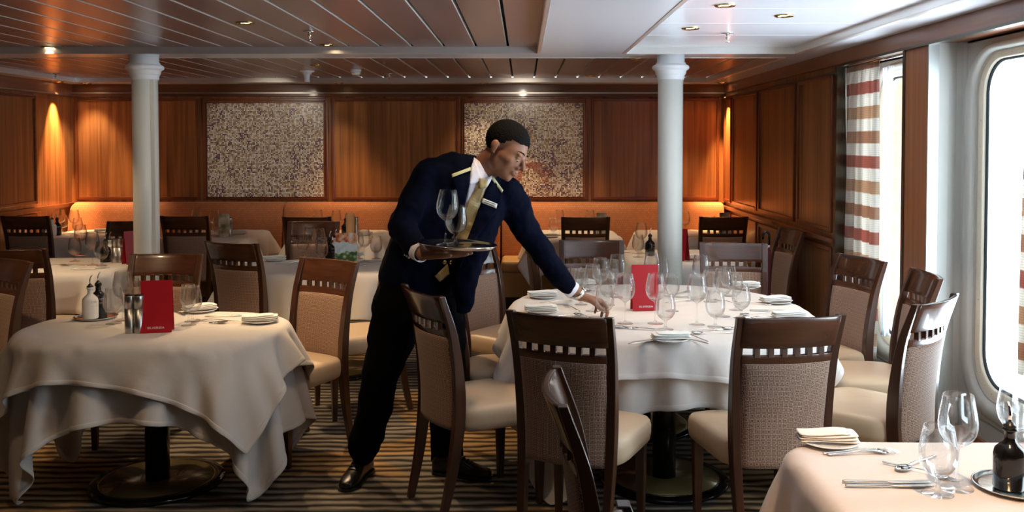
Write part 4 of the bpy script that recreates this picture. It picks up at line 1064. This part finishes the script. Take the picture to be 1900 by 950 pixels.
# far tables
def fp(px, y): a = pt(px, 420, y); return Vector((a.x, y, z3))
T = TD['far_left'][2]
item('wbottle', mk_bottle('white_ceramic', 'black_metal'), fp(97, 8.45), 0, 'white oil bottle on the '+T, 'bottle', 'oil and vinegar bottles', z3); item('bbottle', mk_bottle('black_gloss', 'letter_white'), fp(106, 8.5), 0, 'black oil bottle on the '+T, 'bottle', 'oil and vinegar bottles', z3)
item('mill', mk_mill, fp(84, 8.4), 0, 'steel mill beside the chair rail on the '+T, 'pepper mill', 'steel mills', z3)
for k, px, y, w in (('wine', 112, 8.55, 'left'), ('goblet', 117, 8.7, 'rear left'), ('wine', 138, 8.5, 'tall right'), ('goblet', 144, 8.4, 'low right')): gl(k, 0, 0, w+' one on the '+T, z=z3, loc=fp(px, y))
plate_napkin(0, 0, 4, 'on the '+T, z3, fp(193, 8.75)); knife(0, 0, 95, 'on the '+T, z3, fp(150, 8.6)); fork(0, 0, 85, 'on the '+T, z3, fp(168, 8.65))
T = TD['far_b'][2]
for k, px, y, w in (('wine', 365, 8.75, 'rear left'), ('wine', 398, 8.45, 'tall front'), ('goblet', 403, 8.35, 'low front'), ('goblet', 359, 8.7, 'leftmost')): gl(k, 0, 0, w+' one on the '+T, z=z3, loc=fp(px, y))
item('tanmenu', mk_pic(.046, .21, 'tan_print'), fp(416, 8.35), 6, 'tan picture menu standing on the '+T, 'menu', 'tan picture menus', z3)
item('mill', mk_mill, fp(427, 8.4), 0, 'steel mill behind the tan menu on the '+T, 'pepper mill', 'steel mills', z3); plate_napkin(0, 0, 3, 'on the '+T, z3, fp(443, 8.6)); fork(0, 0, 80, 'on the '+T, z3, fp(388, 8.4))
T = TD['far_c'][2]
for k, px, y, w in (('wine', 590, 8.5, 'left'), ('wine', 624, 8.45, 'middle'), ('goblet', 578, 8.7, 'leftmost low')): gl(k, 0, 0, w+' one on the '+T, z=z3, loc=fp(px, y))
def mk_tall():
    o = MB().lathe([(.0005, 0), (.036, 0), (.038, .01), (.040, .12), (.040, .19), (.036, .205), (.03, .212), (.0005, .214)], 28).build('wooden_bottle_cooler', 'cork'); return o
item('tall', mk_tall, fp(650, 8.4), 0, 'tall tan wooden cylinder on the '+T, 'bottle cooler', None, z3)
item('bbottle', mk_bottle('black_gloss', 'letter_white'), fp(641, 8.42), 0, 'black oil bottle beside the tall wooden cylinder', 'bottle', 'oil and vinegar bottles', z3); item('mill', mk_mill, fp(661, 8.45), 0, 'steel mill right of the tall wooden cylinder', 'pepper mill', 'steel mills', z3)
plate_napkin(0, 0, 0, 'on the '+T, z3, fp(675, 8.5))
T = TD['far_d'][2]
for k, px, y, w in (('goblet', 1027, 8.4, 'left low'), ('wine', 1038, 8.5, 'left tall'), ('wine', 1095, 8.45, 'middle')): gl(k, 0, 0, w+' one on the '+T, z=z3, loc=fp(px, y))
item('tanmenu', mk_pic(.046, .21, 'tan_print'), fp(1116, 8.5), 6, 'tan picture menu standing on the '+T, 'menu', 'tan picture menus', z3); plate_napkin(0, 0, 0, 'on the '+T, z3, fp(1021, 8.3))
T = TD['far_e'][2]
for k, px, y, w in (('wine', 1271, 8.3, 'left'), ('goblet', 1331, 8.6, 'right')): gl(k, 0, 0, w+' one on the '+T, z=z3, loc=fp(px, y))
item('tanmenu', mk_pic(.046, .21, 'tan_print'), fp(1344, 8.5), 6, 'dark picture menu standing on the '+T, 'menu', 'tan picture menus', z3); knife(0, 0, 90, 'on the '+T, z3, fp(1285, 8.35))
T = TD['mid_r'][2]
for k, px, py, w in (('wine', 1190, 470, 'tall rear'), ('goblet', 1184, 477, 'low front')): gl(k, px, py, w+' one, '+T, z=z3)
item('bbottle', mk_bottle('black_gloss', 'letter_white'), ptz(1206, 474, z3), 0, 'black oil bottle against the right column', 'bottle', 'oil and vinegar bottles', z3)
put('menu', mk_menu, (1.15, 6.68, z3), R(-50), label='red menu standing on the table just right of the right column', cat='menu', group='red menu cards')
spoon(1168, 471, 60, 'on the '+T, z3); fork(1200, 478, 80, 'on the '+T, z3); plate_napkin(1290, 481, 0, 'on the '+T, z3); knife(1290, 474, 90, 'on the '+T, z3)
# umbrella hooked behind the right rear chair
o = empty('umbrella', (1.80, 6.35, 0), label='closed dark red umbrella with a black hooked handle leaning behind the right rear chair', cat='umbrella')
q = pt(1427, 456, 6.35)-Vector((1.80, 6.35, 0)); x0, z0 = q.x, q.z
MB().tube([(x0, 0, z0)]+[(x0-.022+.022*math.cos(a), 0, z0+.075+.022*math.sin(a)) for a in (0, .8, 1.57, 2.3, 3.1)]+[(x0-.045, 0, z0+.045)], .0085, 10).build('handle', 'black_gloss', o)
MB().tube([(x0, 0, z0-.02), (x0, 0, z0+.006)], .0095, 12).build('collar', 'chrome', o)
MB().tube([(x0-.06, 0, .0), (x0-.05, 0, .12), (x0-.02, 0, .5), (x0, 0, z0-.02)], [.006, .012, .034, .014], 12).build('canopy', 'wine_red_cloth', o)
# ------------------------------------------------------------ the waiter
man = empty('person', (-.45, 4.3, 0), label='waiter in navy jacket and gold tie leaning over the large table with a tray', cat='person')
MI = Matrix.Translation(-Vector((-.45, 4.3, 0)))
def fin(mb, name, m, parent, vox=None, smooth=4, disp=0, dsc=.12, **k):
    mb.xf(MI); o = mb.build(name, m, parent, **k)
    if vox:
        q = o.modifiers.new('r', 'REMESH'); q.mode = 'VOXEL'; q.voxel_size = vox; q.use_smooth_shade = True
        if smooth: q = o.modifiers.new('s', 'SMOOTH'); q.iterations = smooth; q.factor = .5
        if disp:
            for nm, s_, d_ in (('fold', dsc, disp), ('crease', dsc*.35, disp*.35)):
                tx = bpy.data.textures.new(nm, 'CLOUDS'); tx.noise_scale = s_; tx.noise_depth = 1
                q = o.modifiers.new('d', 'DISPLACE'); q.texture = tx; q.strength = d_; q.mid_level = .5
        bake(o)
    return o
def basis(F, U):
    F = Vector(F).normalized(); U = Vector(U); U = (U-F*U.dot(F)).normalized(); Rr = F.cross(U)
    return Matrix((Rr, F, U)).transposed()    # columns: right, forward, up
# head frame
HB = basis((.80, -.44, -.50), (.52, .0, .86)); HC_ = pt(936, 281, 4.17); HS = 1.08
def H(p): return HC_ + HB @ (Vector(p)*HS)
def hE(mb, c, r, rx=0, n=20, m=14):
    rot = HB @ Matrix.Rotation(rx, 3, 'X'); mb.ell(H(c), [q*HS for q in r], rot, n, m)
body = MB()
hE(body, (0, -.012, .045), (.074, .096, .083), n=32, m=24); hE(body, (0, .036, .02), (.064, .056, .062), n=28, m=20); hE(body, (0, .022, -.018), (.0635, .074, .066), n=28, m=20); hE(body, (0, .026, -.012), (.0668, .062, .058), n=28, m=20)
hE(body, (0, .034, -.032), (.056, .058, .062)); hE(body, (0, .050, -.072), (.043, .042, .032)); hE(body, (0, .078, -.088), (.020, .016, .016))
for s in (-1, 1):
    hE(body, (s*.028, .086, .024), (.024, .012, .009)); hE(body, (s*.037, .058, -.018), (.027, .027, .028)); hE(body, (s*.043, .008, -.045), (.020, .040, .042), .5)
    hE(body, (s*.030, .0825, .0072), (.0150, .0108, .0088))            # upper lid
    hE(body, (s*.030, .082, -.006), (.0145, .008, .0050))            # lower lid
    hE(body, (s*.0755, -.016, -.002), (.006, .017, .029), .18); hE(body, (s*.079, -.022, .006), (.006, .014, .019), .18); hE(body, (s*.075, -.006, -.026), (.005, .008, .009))
    body.cap(H((s*.011, .100, -.028)), .008*HS, H((s*.012, .094, -.030)), .008*HS)
body.cap(H((0, .088, .016)), .0085*HS, H((0, .116, -.020)), .0115*HS)
hE(body, (0, .090, -.040), (.013, .012, .012)); hE(body, (0, .089, -.055), (.026, .016, .014))
hE(body, (0, .0965, -.050), (.021, .0085, .0050)); hE(body, (0, .0945, -.0605), (.018, .0085, .0056))
nb = pt(887, 322, 4.23)
body.cap(H((0, -.022, -.03)), .058, nb, .062); body.cap(H((0, .0, -.05)), .05, nb+Vector((.02, -.02, 0)), .055)
# core of the body and limbs, under the clothes
chest = pt(855, 372, 4.23); pel = pt(782, 520, 4.30)
body.cap(nb, .06, chest, .12); body.cap(chest, .12, pel, .12)
SR, ER, WR = pt(796, 326, 4.15), pt(744, 420, 4.08), pt(785, 473, 3.91)
SL, EL, WL = pt(940, 358, 4.27), pt(990, 446, 4.33), pt(1077, 549, 4.405)
for a, b_, c in ((SR, ER, WR), (SL, EL, WL)):
    body.cap(chest, .08, a, .06); body.cap(a, .055, b_, .042); body.cap(b_, .042, c, .027)
for hip, kn, an in ((pt(742, 570, 4.24), pt(712, 700, 4.22), pt(678, 850, 4.34)), (pt(818, 570, 4.36), pt(838, 700, 4.38), pt(828, 862, 4.42))):
    body.cap(pel, .11, hip, .09); body.cap(hip, .09, kn, .055); body.cap(kn, .055, an, .04)
def hand(mb, W, F, N, S, curls, thumb, sc=1.05, spread=.004, seg=None):
    F = Vector(F).normalized(); N = Vector(N); N = (N-F*N.dot(F)).normalized(); S = Vector(S); S = (S-F*S.dot(F)-N*S.dot(N)).normalized()
    tips = []
    for i, (off, L, fl) in enumerate(((.030, .090, (.040, .024, .021)), (.010, .094, (.045, .028, .022)), (-.011, .090, (.042, .026, .021)), (-.030, .082, (.033, .019, .018)))):
        k0 = W+F*(.012*sc)+S*(off*.6*sc); k1 = W+F*(L*sc)+S*(off*sc)
        mb.cap(k0, .0145*sc, k1, .0112*sc, 12); mb.cap(k0+N*.006, .013*sc, k1+N*.005*sc-F*.01, .012*sc, 12)
        p = k1; d = (F+S*(spread*(1.5-i)*12)).normalized(); r = .0094 if i < 3 else .0082; ang = 0
        for j, l in enumerate(fl):
            ang += curls[i][j]; dd = (d*math.cos(ang)+N*math.sin(ang)).normalized(); q = p+dd*l*sc
            mb.cap(p, r*sc*(1-.07*j), q, r*sc*(.93-.09*j), 12); p = q
        tips.append((p, dd))
    # thumb leaves the side of the palm
    b0 = W+F*.022*sc+S*.020*sc; d0, d1, d2 = [ (F*a+S*b_+N*c).normalized() for a, b_, c in thumb]
    b1 = b0+d0*.042*sc; b2 = b1+d1*.034*sc; b3 = b2+d2*.027*sc
    mb.cap(b0, .0155*sc, b1, .0125*sc, 12); mb.cap(b1, .0115*sc, b2, .0100*sc, 12); mb.cap(b2, .0102*sc, b3, .0078*sc, 12); mb.cap(W+F*.03*sc, .015*sc, b1, .011*sc, 12)
    return tips
# left hand closing on the glass stem
gp_ = ptz(1122, 595, TZ); gc = Vector((gp_.x, gp_.y, TZ+.045))
knL = pt(1112, 559, 4.46); FL = (knL-WL)
hand(body, WL, FL, (.05, -.10, -1.0), (0, -1, -.25), ((.45, .75, .45), (.35, .75, .5), (.35, .8, .5), (.4, .85, .5)), ((.80, .50, .45), (.85, .15, .50), (.95, -.10, .25)), 1.12)
# right hand flat under the tray
tc_ = pt(848, 458, 3.87)
hand(body, WR, (1, .05, .02), (.0, -.12, 1), (0, -1, 0), ((.05, .08, .05), (.02, .06, .05), (.0, .08, .05), (-.02, .08, .06)), ((.75, .7, .15), (.9, .5, .1), (.97, .3, .1)), 1.1, .010)
# feet
def foot(C, d, mb=None):
    return None
bo = fin(body, 'body', 'skin', man, vox=.0042, smooth=3)
bmx = bmesh.new(); bmx.from_mesh(bo.data); off_ = Vector((-.45, 4.3, 0))
keepc = [(H((0, .112, -.015)), .030), (H((0, .096, -.055)), .026), (H((.030, .086, .004)), .021), (H((-.030, .086, .004)), .021), (H((.077, -.016, 0)), .034), (H((-.077, -.016, 0)), .034)]
hv = [v_ for v_ in bmx.verts if (v_.co+off_-H((0, 0, -.01))).length < .145 and all((v_.co+off_-c_).length > r_ for c_, r_ in keepc)]
for _ in range(22): bmesh.ops.smooth_vert(bmx, verts=hv, factor=.5, use_axis_x=True, use_axis_y=True, use_axis_z=True)
bmx.to_mesh(bo.data); bmx.free()
# eyes, brows, lips, hair
e_ = MB(); ir = MB(); bw = MB(); lp = MB()
for s in (-1, 1):
    hE(e_, (s*.030, .0795, .001), (.0118, .0118, .0118)); hE(ir, (s*.031, .0868, -.003), (.0054, .0054, .0054))
    bw.tube([H((s*.012, .0955, .030)), H((s*.025, .0945, .0345)), H((s*.038, .0845, .0350)), H((s*.048, .0700, .030))], [.0020, .0027, .0023, .0009], 8)
fin(e_, 'eyes', 'eye_white', man); fin(ir, 'irises', 'iris', man); fin(bw, 'eyebrows', 'hair', man)
hE(lp, (0, .1000, -.0505), (.0175, .0062, .0034)); hE(lp, (0, .0978, -.0595), (.0155, .0068, .0042)); fin(lp, 'lips', 'lip', man)
hm = MB(); hm.ell((0, 0, 0), (1, 1, 1), None, 64, 48)
cen = Vector((0, -.013, .046)); rad = (.0752, .0980, .0862); keep = []
vs = [Vector((v_[0]*rad[0], v_[1]*rad[1], v_[2]*rad[2]))+cen for v_ in hm.v]
def hl(p):
    y = p.y
    if y > .045: return .070+.012*min(1, abs(p.x)/.05)*-1
    if y > .018: return .034+(y-.018)/.027*.03
    if y > .002: return -.006+(y-.002)/.016*.04
    if y > -.03: return .030-(.002-y)/.032*.06
    return -.052
fs_ = [f_ for f_ in hm.f if all(vs[i].z > hl(vs[i]) for i in f_)]
hb = MB(); hb.add([H(p) for p in vs], fs_)
ho = hb.xf(MI).build('hair', 'hair', man)
bmx = bmesh.new(); bmx.from_mesh(ho.data); bmesh.ops.delete(bmx, geom=[v_ for v_ in bmx.verts if not v_.link_faces], context='VERTS'); bmesh.ops.recalc_face_normals(bmx, faces=bmx.faces); bmx.to_mesh(ho.data); bmx.free()
q = ho.modifiers.new('s', 'SUBSURF'); q.levels = 2; q = ho.modifiers.new('t', 'SOLIDIFY'); q.thickness = .005; q.offset = 0
tx = bpy.data.textures.new('curl', 'CLOUDS'); tx.noise_scale = .008; q = ho.modifiers.new('d', 'DISPLACE'); q.texture = tx; q.strength = .0035
bake(ho)

# jacket
jk = MB()
def ering(px, py, d, hw, hd, rot=.35, n=40, e=2.3, tilt=0.0):
    c = pt(px, py, d); out = []
    for k in range(n):
        a = 2*PI*k/n; u = hw*sgnpow(math.cos(a), 2/e); v = hd*sgnpow(math.sin(a), 2/e)
        out.append(c+Vector((u*math.cos(rot)-v*math.sin(rot), u*math.sin(rot)+v*math.cos(rot), -u*tilt)))
    return out
T_ = [(786, 548, 4.30, .205, .155, .0), (788, 505, 4.30, .215, .160, .0), (806, 452, 4.28, .218, .150, .03), (824, 412, 4.26, .225, .148, .10), (842, 372, 4.24, .232, .145, .18), (856, 338, 4.22, .205, .125, .28), (868, 312, 4.22, .150, .10, .32), (878, 296, 4.23, .095, .08, .35)]
jk.loft([ering(*t[:5], tilt=t[5]) for t in T_])
jk.cap(SR, .082, ER, .064); jk.cap(ER, .064, pt(772, 463, 3.965), .052); jk.cap(pt(868, 318, 4.22), .085, SR, .078)
jk.cap(pt(888, 335, 4.25), .085, SL, .082); jk.cap(SL, .084, EL, .063); jk.cap(EL, .063, pt(1050, 529, 4.375), .048)
jk.cap(pt(900, 400, 4.22), .085, pt(875, 470, 4.16), .075); jk.cap(pt(905, 370, 4.25), .10, pt(880, 440, 4.2), .09)
jk.loft([ering(886, 440, 4.15, .075, .07, 0), ering(868, 490, 4.14, .072, .06, 0), ering(861, 535, 4.14, .055, .045, 0), ering(860, 582, 4.15, .036, .03, 0)])
jo = fin(jk, 'jacket', 'suit_navy', man, vox=.009, smooth=7, disp=.026, dsc=.10)
dg = bpy.context.evaluated_depsgraph_get(); dg.update()
bm_ = bmesh.new(); bm_.from_mesh(jo.data); bmesh.ops.translate(bm_, vec=Vector((-.45, 4.3, 0)), verts=bm_.verts); tree = BVHTree.FromBMesh(bm_)
def hit(px, py, off):
    o = Vector((0, 0, EYE)); d = (pt(px, py, 4.0)-o).normalized(); h = tree.ray_cast(o, d)
    p = h[0] if h[0] is not None else o+d*((pt(px, py, 4.12)-o).length)
    return p-d*off
def drape(poly, off, name, m, th=.003, step=4.0, smooth=3, subd=0):
    """cloth piece cut to an outline and laid over the jacket surface"""
    xs = [p[0] for p in poly]; ys = [p[1] for p in poly]
    b = bmesh.new(); vv = []
    N_ = len(poly)
    pts2 = []
    for i in range(N_):
        a, c = poly[i], poly[(i+1) % N_]; k = max(1, int(math.hypot(c[0]-a[0], c[1]-a[1])/step))
        for j in range(k): pts2.append((a[0]+(c[0]-a[0])*j/k, a[1]+(c[1]-a[1])*j/k))
    vv = [b.verts.new((x, y, 0)) for x, y in pts2]; b.faces.new(vv)
    bmesh.ops.triangulate(b, faces=b.faces[:])
    for _ in range(3):
        long_ = [e__ for e__ in b.edges if e__.calc_length() > step*1.5]
        if not long_: break
        bmesh.ops.subdivide_edges(b, edges=long_, cuts=1); bmesh.ops.triangulate(b, faces=b.faces[:])
        bmesh.ops.beautify_fill(b, faces=b.faces[:], edges=b.edges[:])
    for v_ in b.verts: v_.co = hit(v_.co.x, v_.co.y, off)
    inner = [v_ for v_ in b.verts]
    for _ in range(smooth): bmesh.ops.smooth_vert(b, verts=inner, factor=.5, use_axis_x=False, use_axis_y=True, use_axis_z=False)
    for v_ in b.verts: v_.co -= Vector((-.45, 4.3, 0))
    bmesh.ops.recalc_face_normals(b, faces=b.faces[:])
    me = bpy.data.meshes.new(name); b.to_mesh(me); b.free(); me.polygons.foreach_set('use_smooth', [True]*len(me.polygons))
    o = bpy.data.objects.new(name, me); COL.objects.link(o); me.materials.append(MATS[m]); o.parent = man
    q = o.modifiers.new('t', 'SOLIDIFY'); q.thickness = th; q.offset = 0
    return o
drape([(880, 292), (873, 318), (870, 340), (866, 365), (858, 395), (850, 425), (842, 450), (836, 474), (856, 478), (864, 452), (876, 420), (886, 392), (900, 362), (912, 338), (900, 318), (890, 300)], .004, 'shirt', 'shirt')
drape([(889, 333), (903, 334), (900, 350), (893, 372), (884, 400), (874, 428), (864, 452), (856, 472), (838, 470), (846, 440), (856, 408), (868, 376), (882, 352)], .012, 'tie', 'tie_gold', .005)
drape([(830, 490), (835, 508), (816, 523), (806, 513)], .03, 'tie_end', 'tie_gold', .005, smooth=25)
drape([(889, 331), (905, 332), (902, 349), (889, 350)], .020, 'tie_knot', 'tie_gold', .012)
cl1 = drape([(879, 296), (874, 310), (871, 343), (884, 339), (895, 333), (889, 318), (884, 303)], .016, 'collar_leaf', 'shirt', .003)
cl2 = drape([(897, 333), (906, 329), (914, 325), (911, 335), (904, 347), (899, 341)], .020, 'collar_leaf', 'shirt', .003)
# collar stand: a band round the neck
b = MB(); ax = (H((0, -.02, -.06))-nb).normalized(); u = ax.cross(Vector((0, 1, 0))).normalized(); w = ax.cross(u)
rg = [[nb+ax*z+u*(r*math.cos(2*PI*k/32))+w*(r*math.sin(2*PI*k/32)) for k in range(32)] for z, r in ((-.035, .078), (-.01, .071), (.022, .066), (.024, .063), (-.01, .064))]
b.loft(rg, False); fin(b, 'shirt_collar', 'shirt', man)
b = MB(); rg = [[nb+ax*z+u*(r*math.cos(2*PI*k/32))+w*(r*math.sin(2*PI*k/32)) for k in range(5, 30)] for z, r in ((-.045, .100), (-.015, .088), (.004, .079), (.006, .075), (-.02, .078))]
vs_ = [q for r in rg for q in r]; n_ = 25
b.add(vs_, [(i*n_+k, i*n_+k+1, (i+1)*n_+k+1, (i+1)*n_+k) for i in range(4) for k in range(n_-1)])
# lapels
drape([(872, 322), (838, 328), (845, 352), (847, 400), (841, 448), (848, 444), (857, 405), (866, 365), (871, 342)], .012, 'lapel', 'suit_navy', .005)
drape([(914, 331), (933, 357), (928, 385), (908, 408), (886, 440), (868, 470), (852, 500), (850, 488), (864, 452), (882, 405), (893, 375), (903, 349)], .014, 'lapel', 'suit_navy', .005)
drape([(838, 323), (873, 310), (874, 316), (839, 329)], .019, 'gold_piping', 'piping_gold', .003)
drape([(911, 331), (915, 327), (934, 353), (931, 358)], .022, 'gold_piping', 'piping_gold', .003)
bd = drape([(895, 367), (923, 378), (921, 387), (893.5, 376)], .024, 'name_badge', 'badge', .003, smooth=8)
for k, (a, b_) in enumerate((((899, 371.5), (919, 379)), ((898.5, 375), (917, 382)))):
    drape([(a[0], a[1]-.8), (b_[0], b_[1]-.8), (b_[0], b_[1]+.8), (a[0], a[1]+.8)], .0275, 'badge_lettering', 'badge_ink', .001, smooth=0)
for px, py in ((825, 487), (837, 487)):
    b = MB(); b.ell(hit(px, py, .01), (.0105, .005, .0105)); fin(b, 'jacket_button', 'brass', man)
b = MB()
for px, py in ((751, 473), (755, 475), (759, 478)): b.ell(hit(px, py, .003), (.005, .003, .005), n=10, m=6)
fin(b, 'cuff_buttons', 'chrome', man)
# cuffs, watch
b = MB(); b.tube([pt(768, 462, 3.975), pt(783, 470, 3.92)], [.041, .039], 24, cap=False, flat=1.0); fin(b, 'shirt_cuff', 'shirt', man, solid=.003)
b = MB(); b.tube([pt(1048, 526, 4.373), pt(1063, 539, 4.388)], [.038, .040], 24, cap=False); fin(b, 'shirt_cuff', 'shirt', man, solid=.003)
axw = (WL-EL).normalized(); u = axw.cross(Vector((0, -1, 0))).normalized(); w = axw.cross(u); wc = WL-axw*.012
b = MB(); b.loft([[wc+axw*z+u*(r*1.0*math.cos(2*PI*k/28))+w*(r*.9*math.sin(2*PI*k/28)) for k in range(28)] for z, r in ((-.011, .0305), (-.010, .0335), (.010, .0335), (.011, .0305))], False)
for k in range(28): 
    a = 2*PI*k/28; b.ell(wc+u*.0330*math.cos(a)+w*.0298*math.sin(a), (.003, .003, .003), n=6, m=4)
wf = (u*.5+w*-.6).normalized(); b.ell(wc+(-u)*.034, (.016, .016, .006), basis(axw, -u), 20, 8)
fin(b, 'wrist_watch', 'polished_steel', man)
# trousers
tr_ = MB()
tr_.loft([ering(786, 500, 4.30, .195, .14), ering(780, 545, 4.29, .21, .15), ering(778, 590, 4.28, .205, .14)])
tr_.cap(pt(742, 565, 4.24), .125, pt(709, 690, 4.22), .090); tr_.cap(pt(709, 690, 4.22), .090, pt(690, 770, 4.27), .078); tr_.cap(pt(690, 770, 4.27), .078, pt(674, 832, 4.33), .080)
tr_.cap(pt(815, 565, 4.34), .125, pt(828, 690, 4.38), .095); tr_.cap(pt(828, 690, 4.38), .095, pt(826, 780, 4.42), .080); tr_.cap(pt(826, 780, 4.42), .08, pt(828, 850, 4.43), .078)
fin(tr_, 'trousers', 'trouser_black', man, vox=.011, smooth=6, disp=.03, dsc=.13)
def shoe(c, d):
    F = Vector((d[0], d[1], 0)).normalized(); S = Vector((F.y, -F.x, 0)); b = MB(); rings = []
    prof = [(-.140, .026, .050, 0), (-.132, .034, .085, 0), (-.10, .040, .100, 0), (-.05, .040, .105, .0), (-.01, .040, .095, .0), (.03, .044, .076, 0), (.07, .050, .058, 0), (.11, .048, .048, 0), (.14, .036, .040, .003), (.156, .018, .030, .006)]
    for y, w, h, z in prof:
        ring = []
        for k in range(20):
            a = 2*PI*k/20; x = w*sgnpow(math.cos(a), .85); zz = z+.004 + (h/2)*(1+sgnpow(math.sin(a), .8)); ring.append(Vector(c)+F*y+S*x*(1 if zz < h*.5 else .92)+Vector((0, 0, zz)))
        rings.append(ring)
    b.loft(rings); o = fin(b, 'shoe', 'shoe_black', man, subd=1)
    s_ = MB(); n = 28; ol = []
    P_ = [(-.143, .020), (-.13, .036), (-.08, .043), (-.03, .039), (.03, .046), (.08, .053), (.12, .048), (.15, .030), (.160, .010)]
    pts_ = [(y, w) for y, w in P_]+[(y, -w) for y, w in P_[::-1]]
    s_.loft([[Vector(c)+F*y+S*w+Vector((0, 0, z)) for y, w in pts_] for z in (0.001, .014)], True, False); fin(s_, 'sole', 'black_metal', o)
    bpy.data.objects[s_name(o)].parent = o
    l_ = MB()
    for k in range(4): l_.tube([Vector(c)+F*(.0+.018*k)+S*x+Vector((0, 0, .100-.010*k+.002-abs(x)*.25)) for x in (-.022, 0, .022)], .0022, 6)
    lo = fin(l_, 'laces', 'trouser_black', o)
def s_name(o): return [x for x in bpy.data.objects if x.parent == o][0].name
shoe((-.785, 4.30, 0), (-.22, -.97)); shoe((-.30, 4.36, 0), (.95, -.28))
bm_.free()
# tray and the two glasses on it
tr = empty('serving_tray', tc_, label='round silver serving tray balanced on the waiter\'s right hand', cat='tray')
tr.rotation_euler = (0, R(3.2), 0)
MB().lathe([(.0005, 0), (.150, 0), (.160, .004), (.168, .013), (.171, .0145), (.170, .016), (.166, .0145), (.158, .0075), (.148, .0035), (.0005, .0035)], 56).build('dish', 'polished_steel', tr)
MB().lathe([(.168, .0125), (.1725, .0145), (.170, .0165), (.166, .0145)], 56, cap=False).build('rim', 'chrome', tr)
for kd, dx_, dy_, lab, rz_ in (('wine', -.050, .0, 'on the waiter\'s tray, taller one', 0), ('goblet', -.012, .06, 'on the waiter\'s tray, shorter one', 0)):
    c3 = math.cos(R(3.2)); s3 = math.sin(R(3.2)); o = gl(kd, 0, 0, lab, z=tc_.z+.0045-dx_*s3, loc=Vector((tc_.x+dx_*c3, tc_.y+dy_, 0)), group='glasses on the tray'); o.rotation_euler = (0, R(3.2), 0)
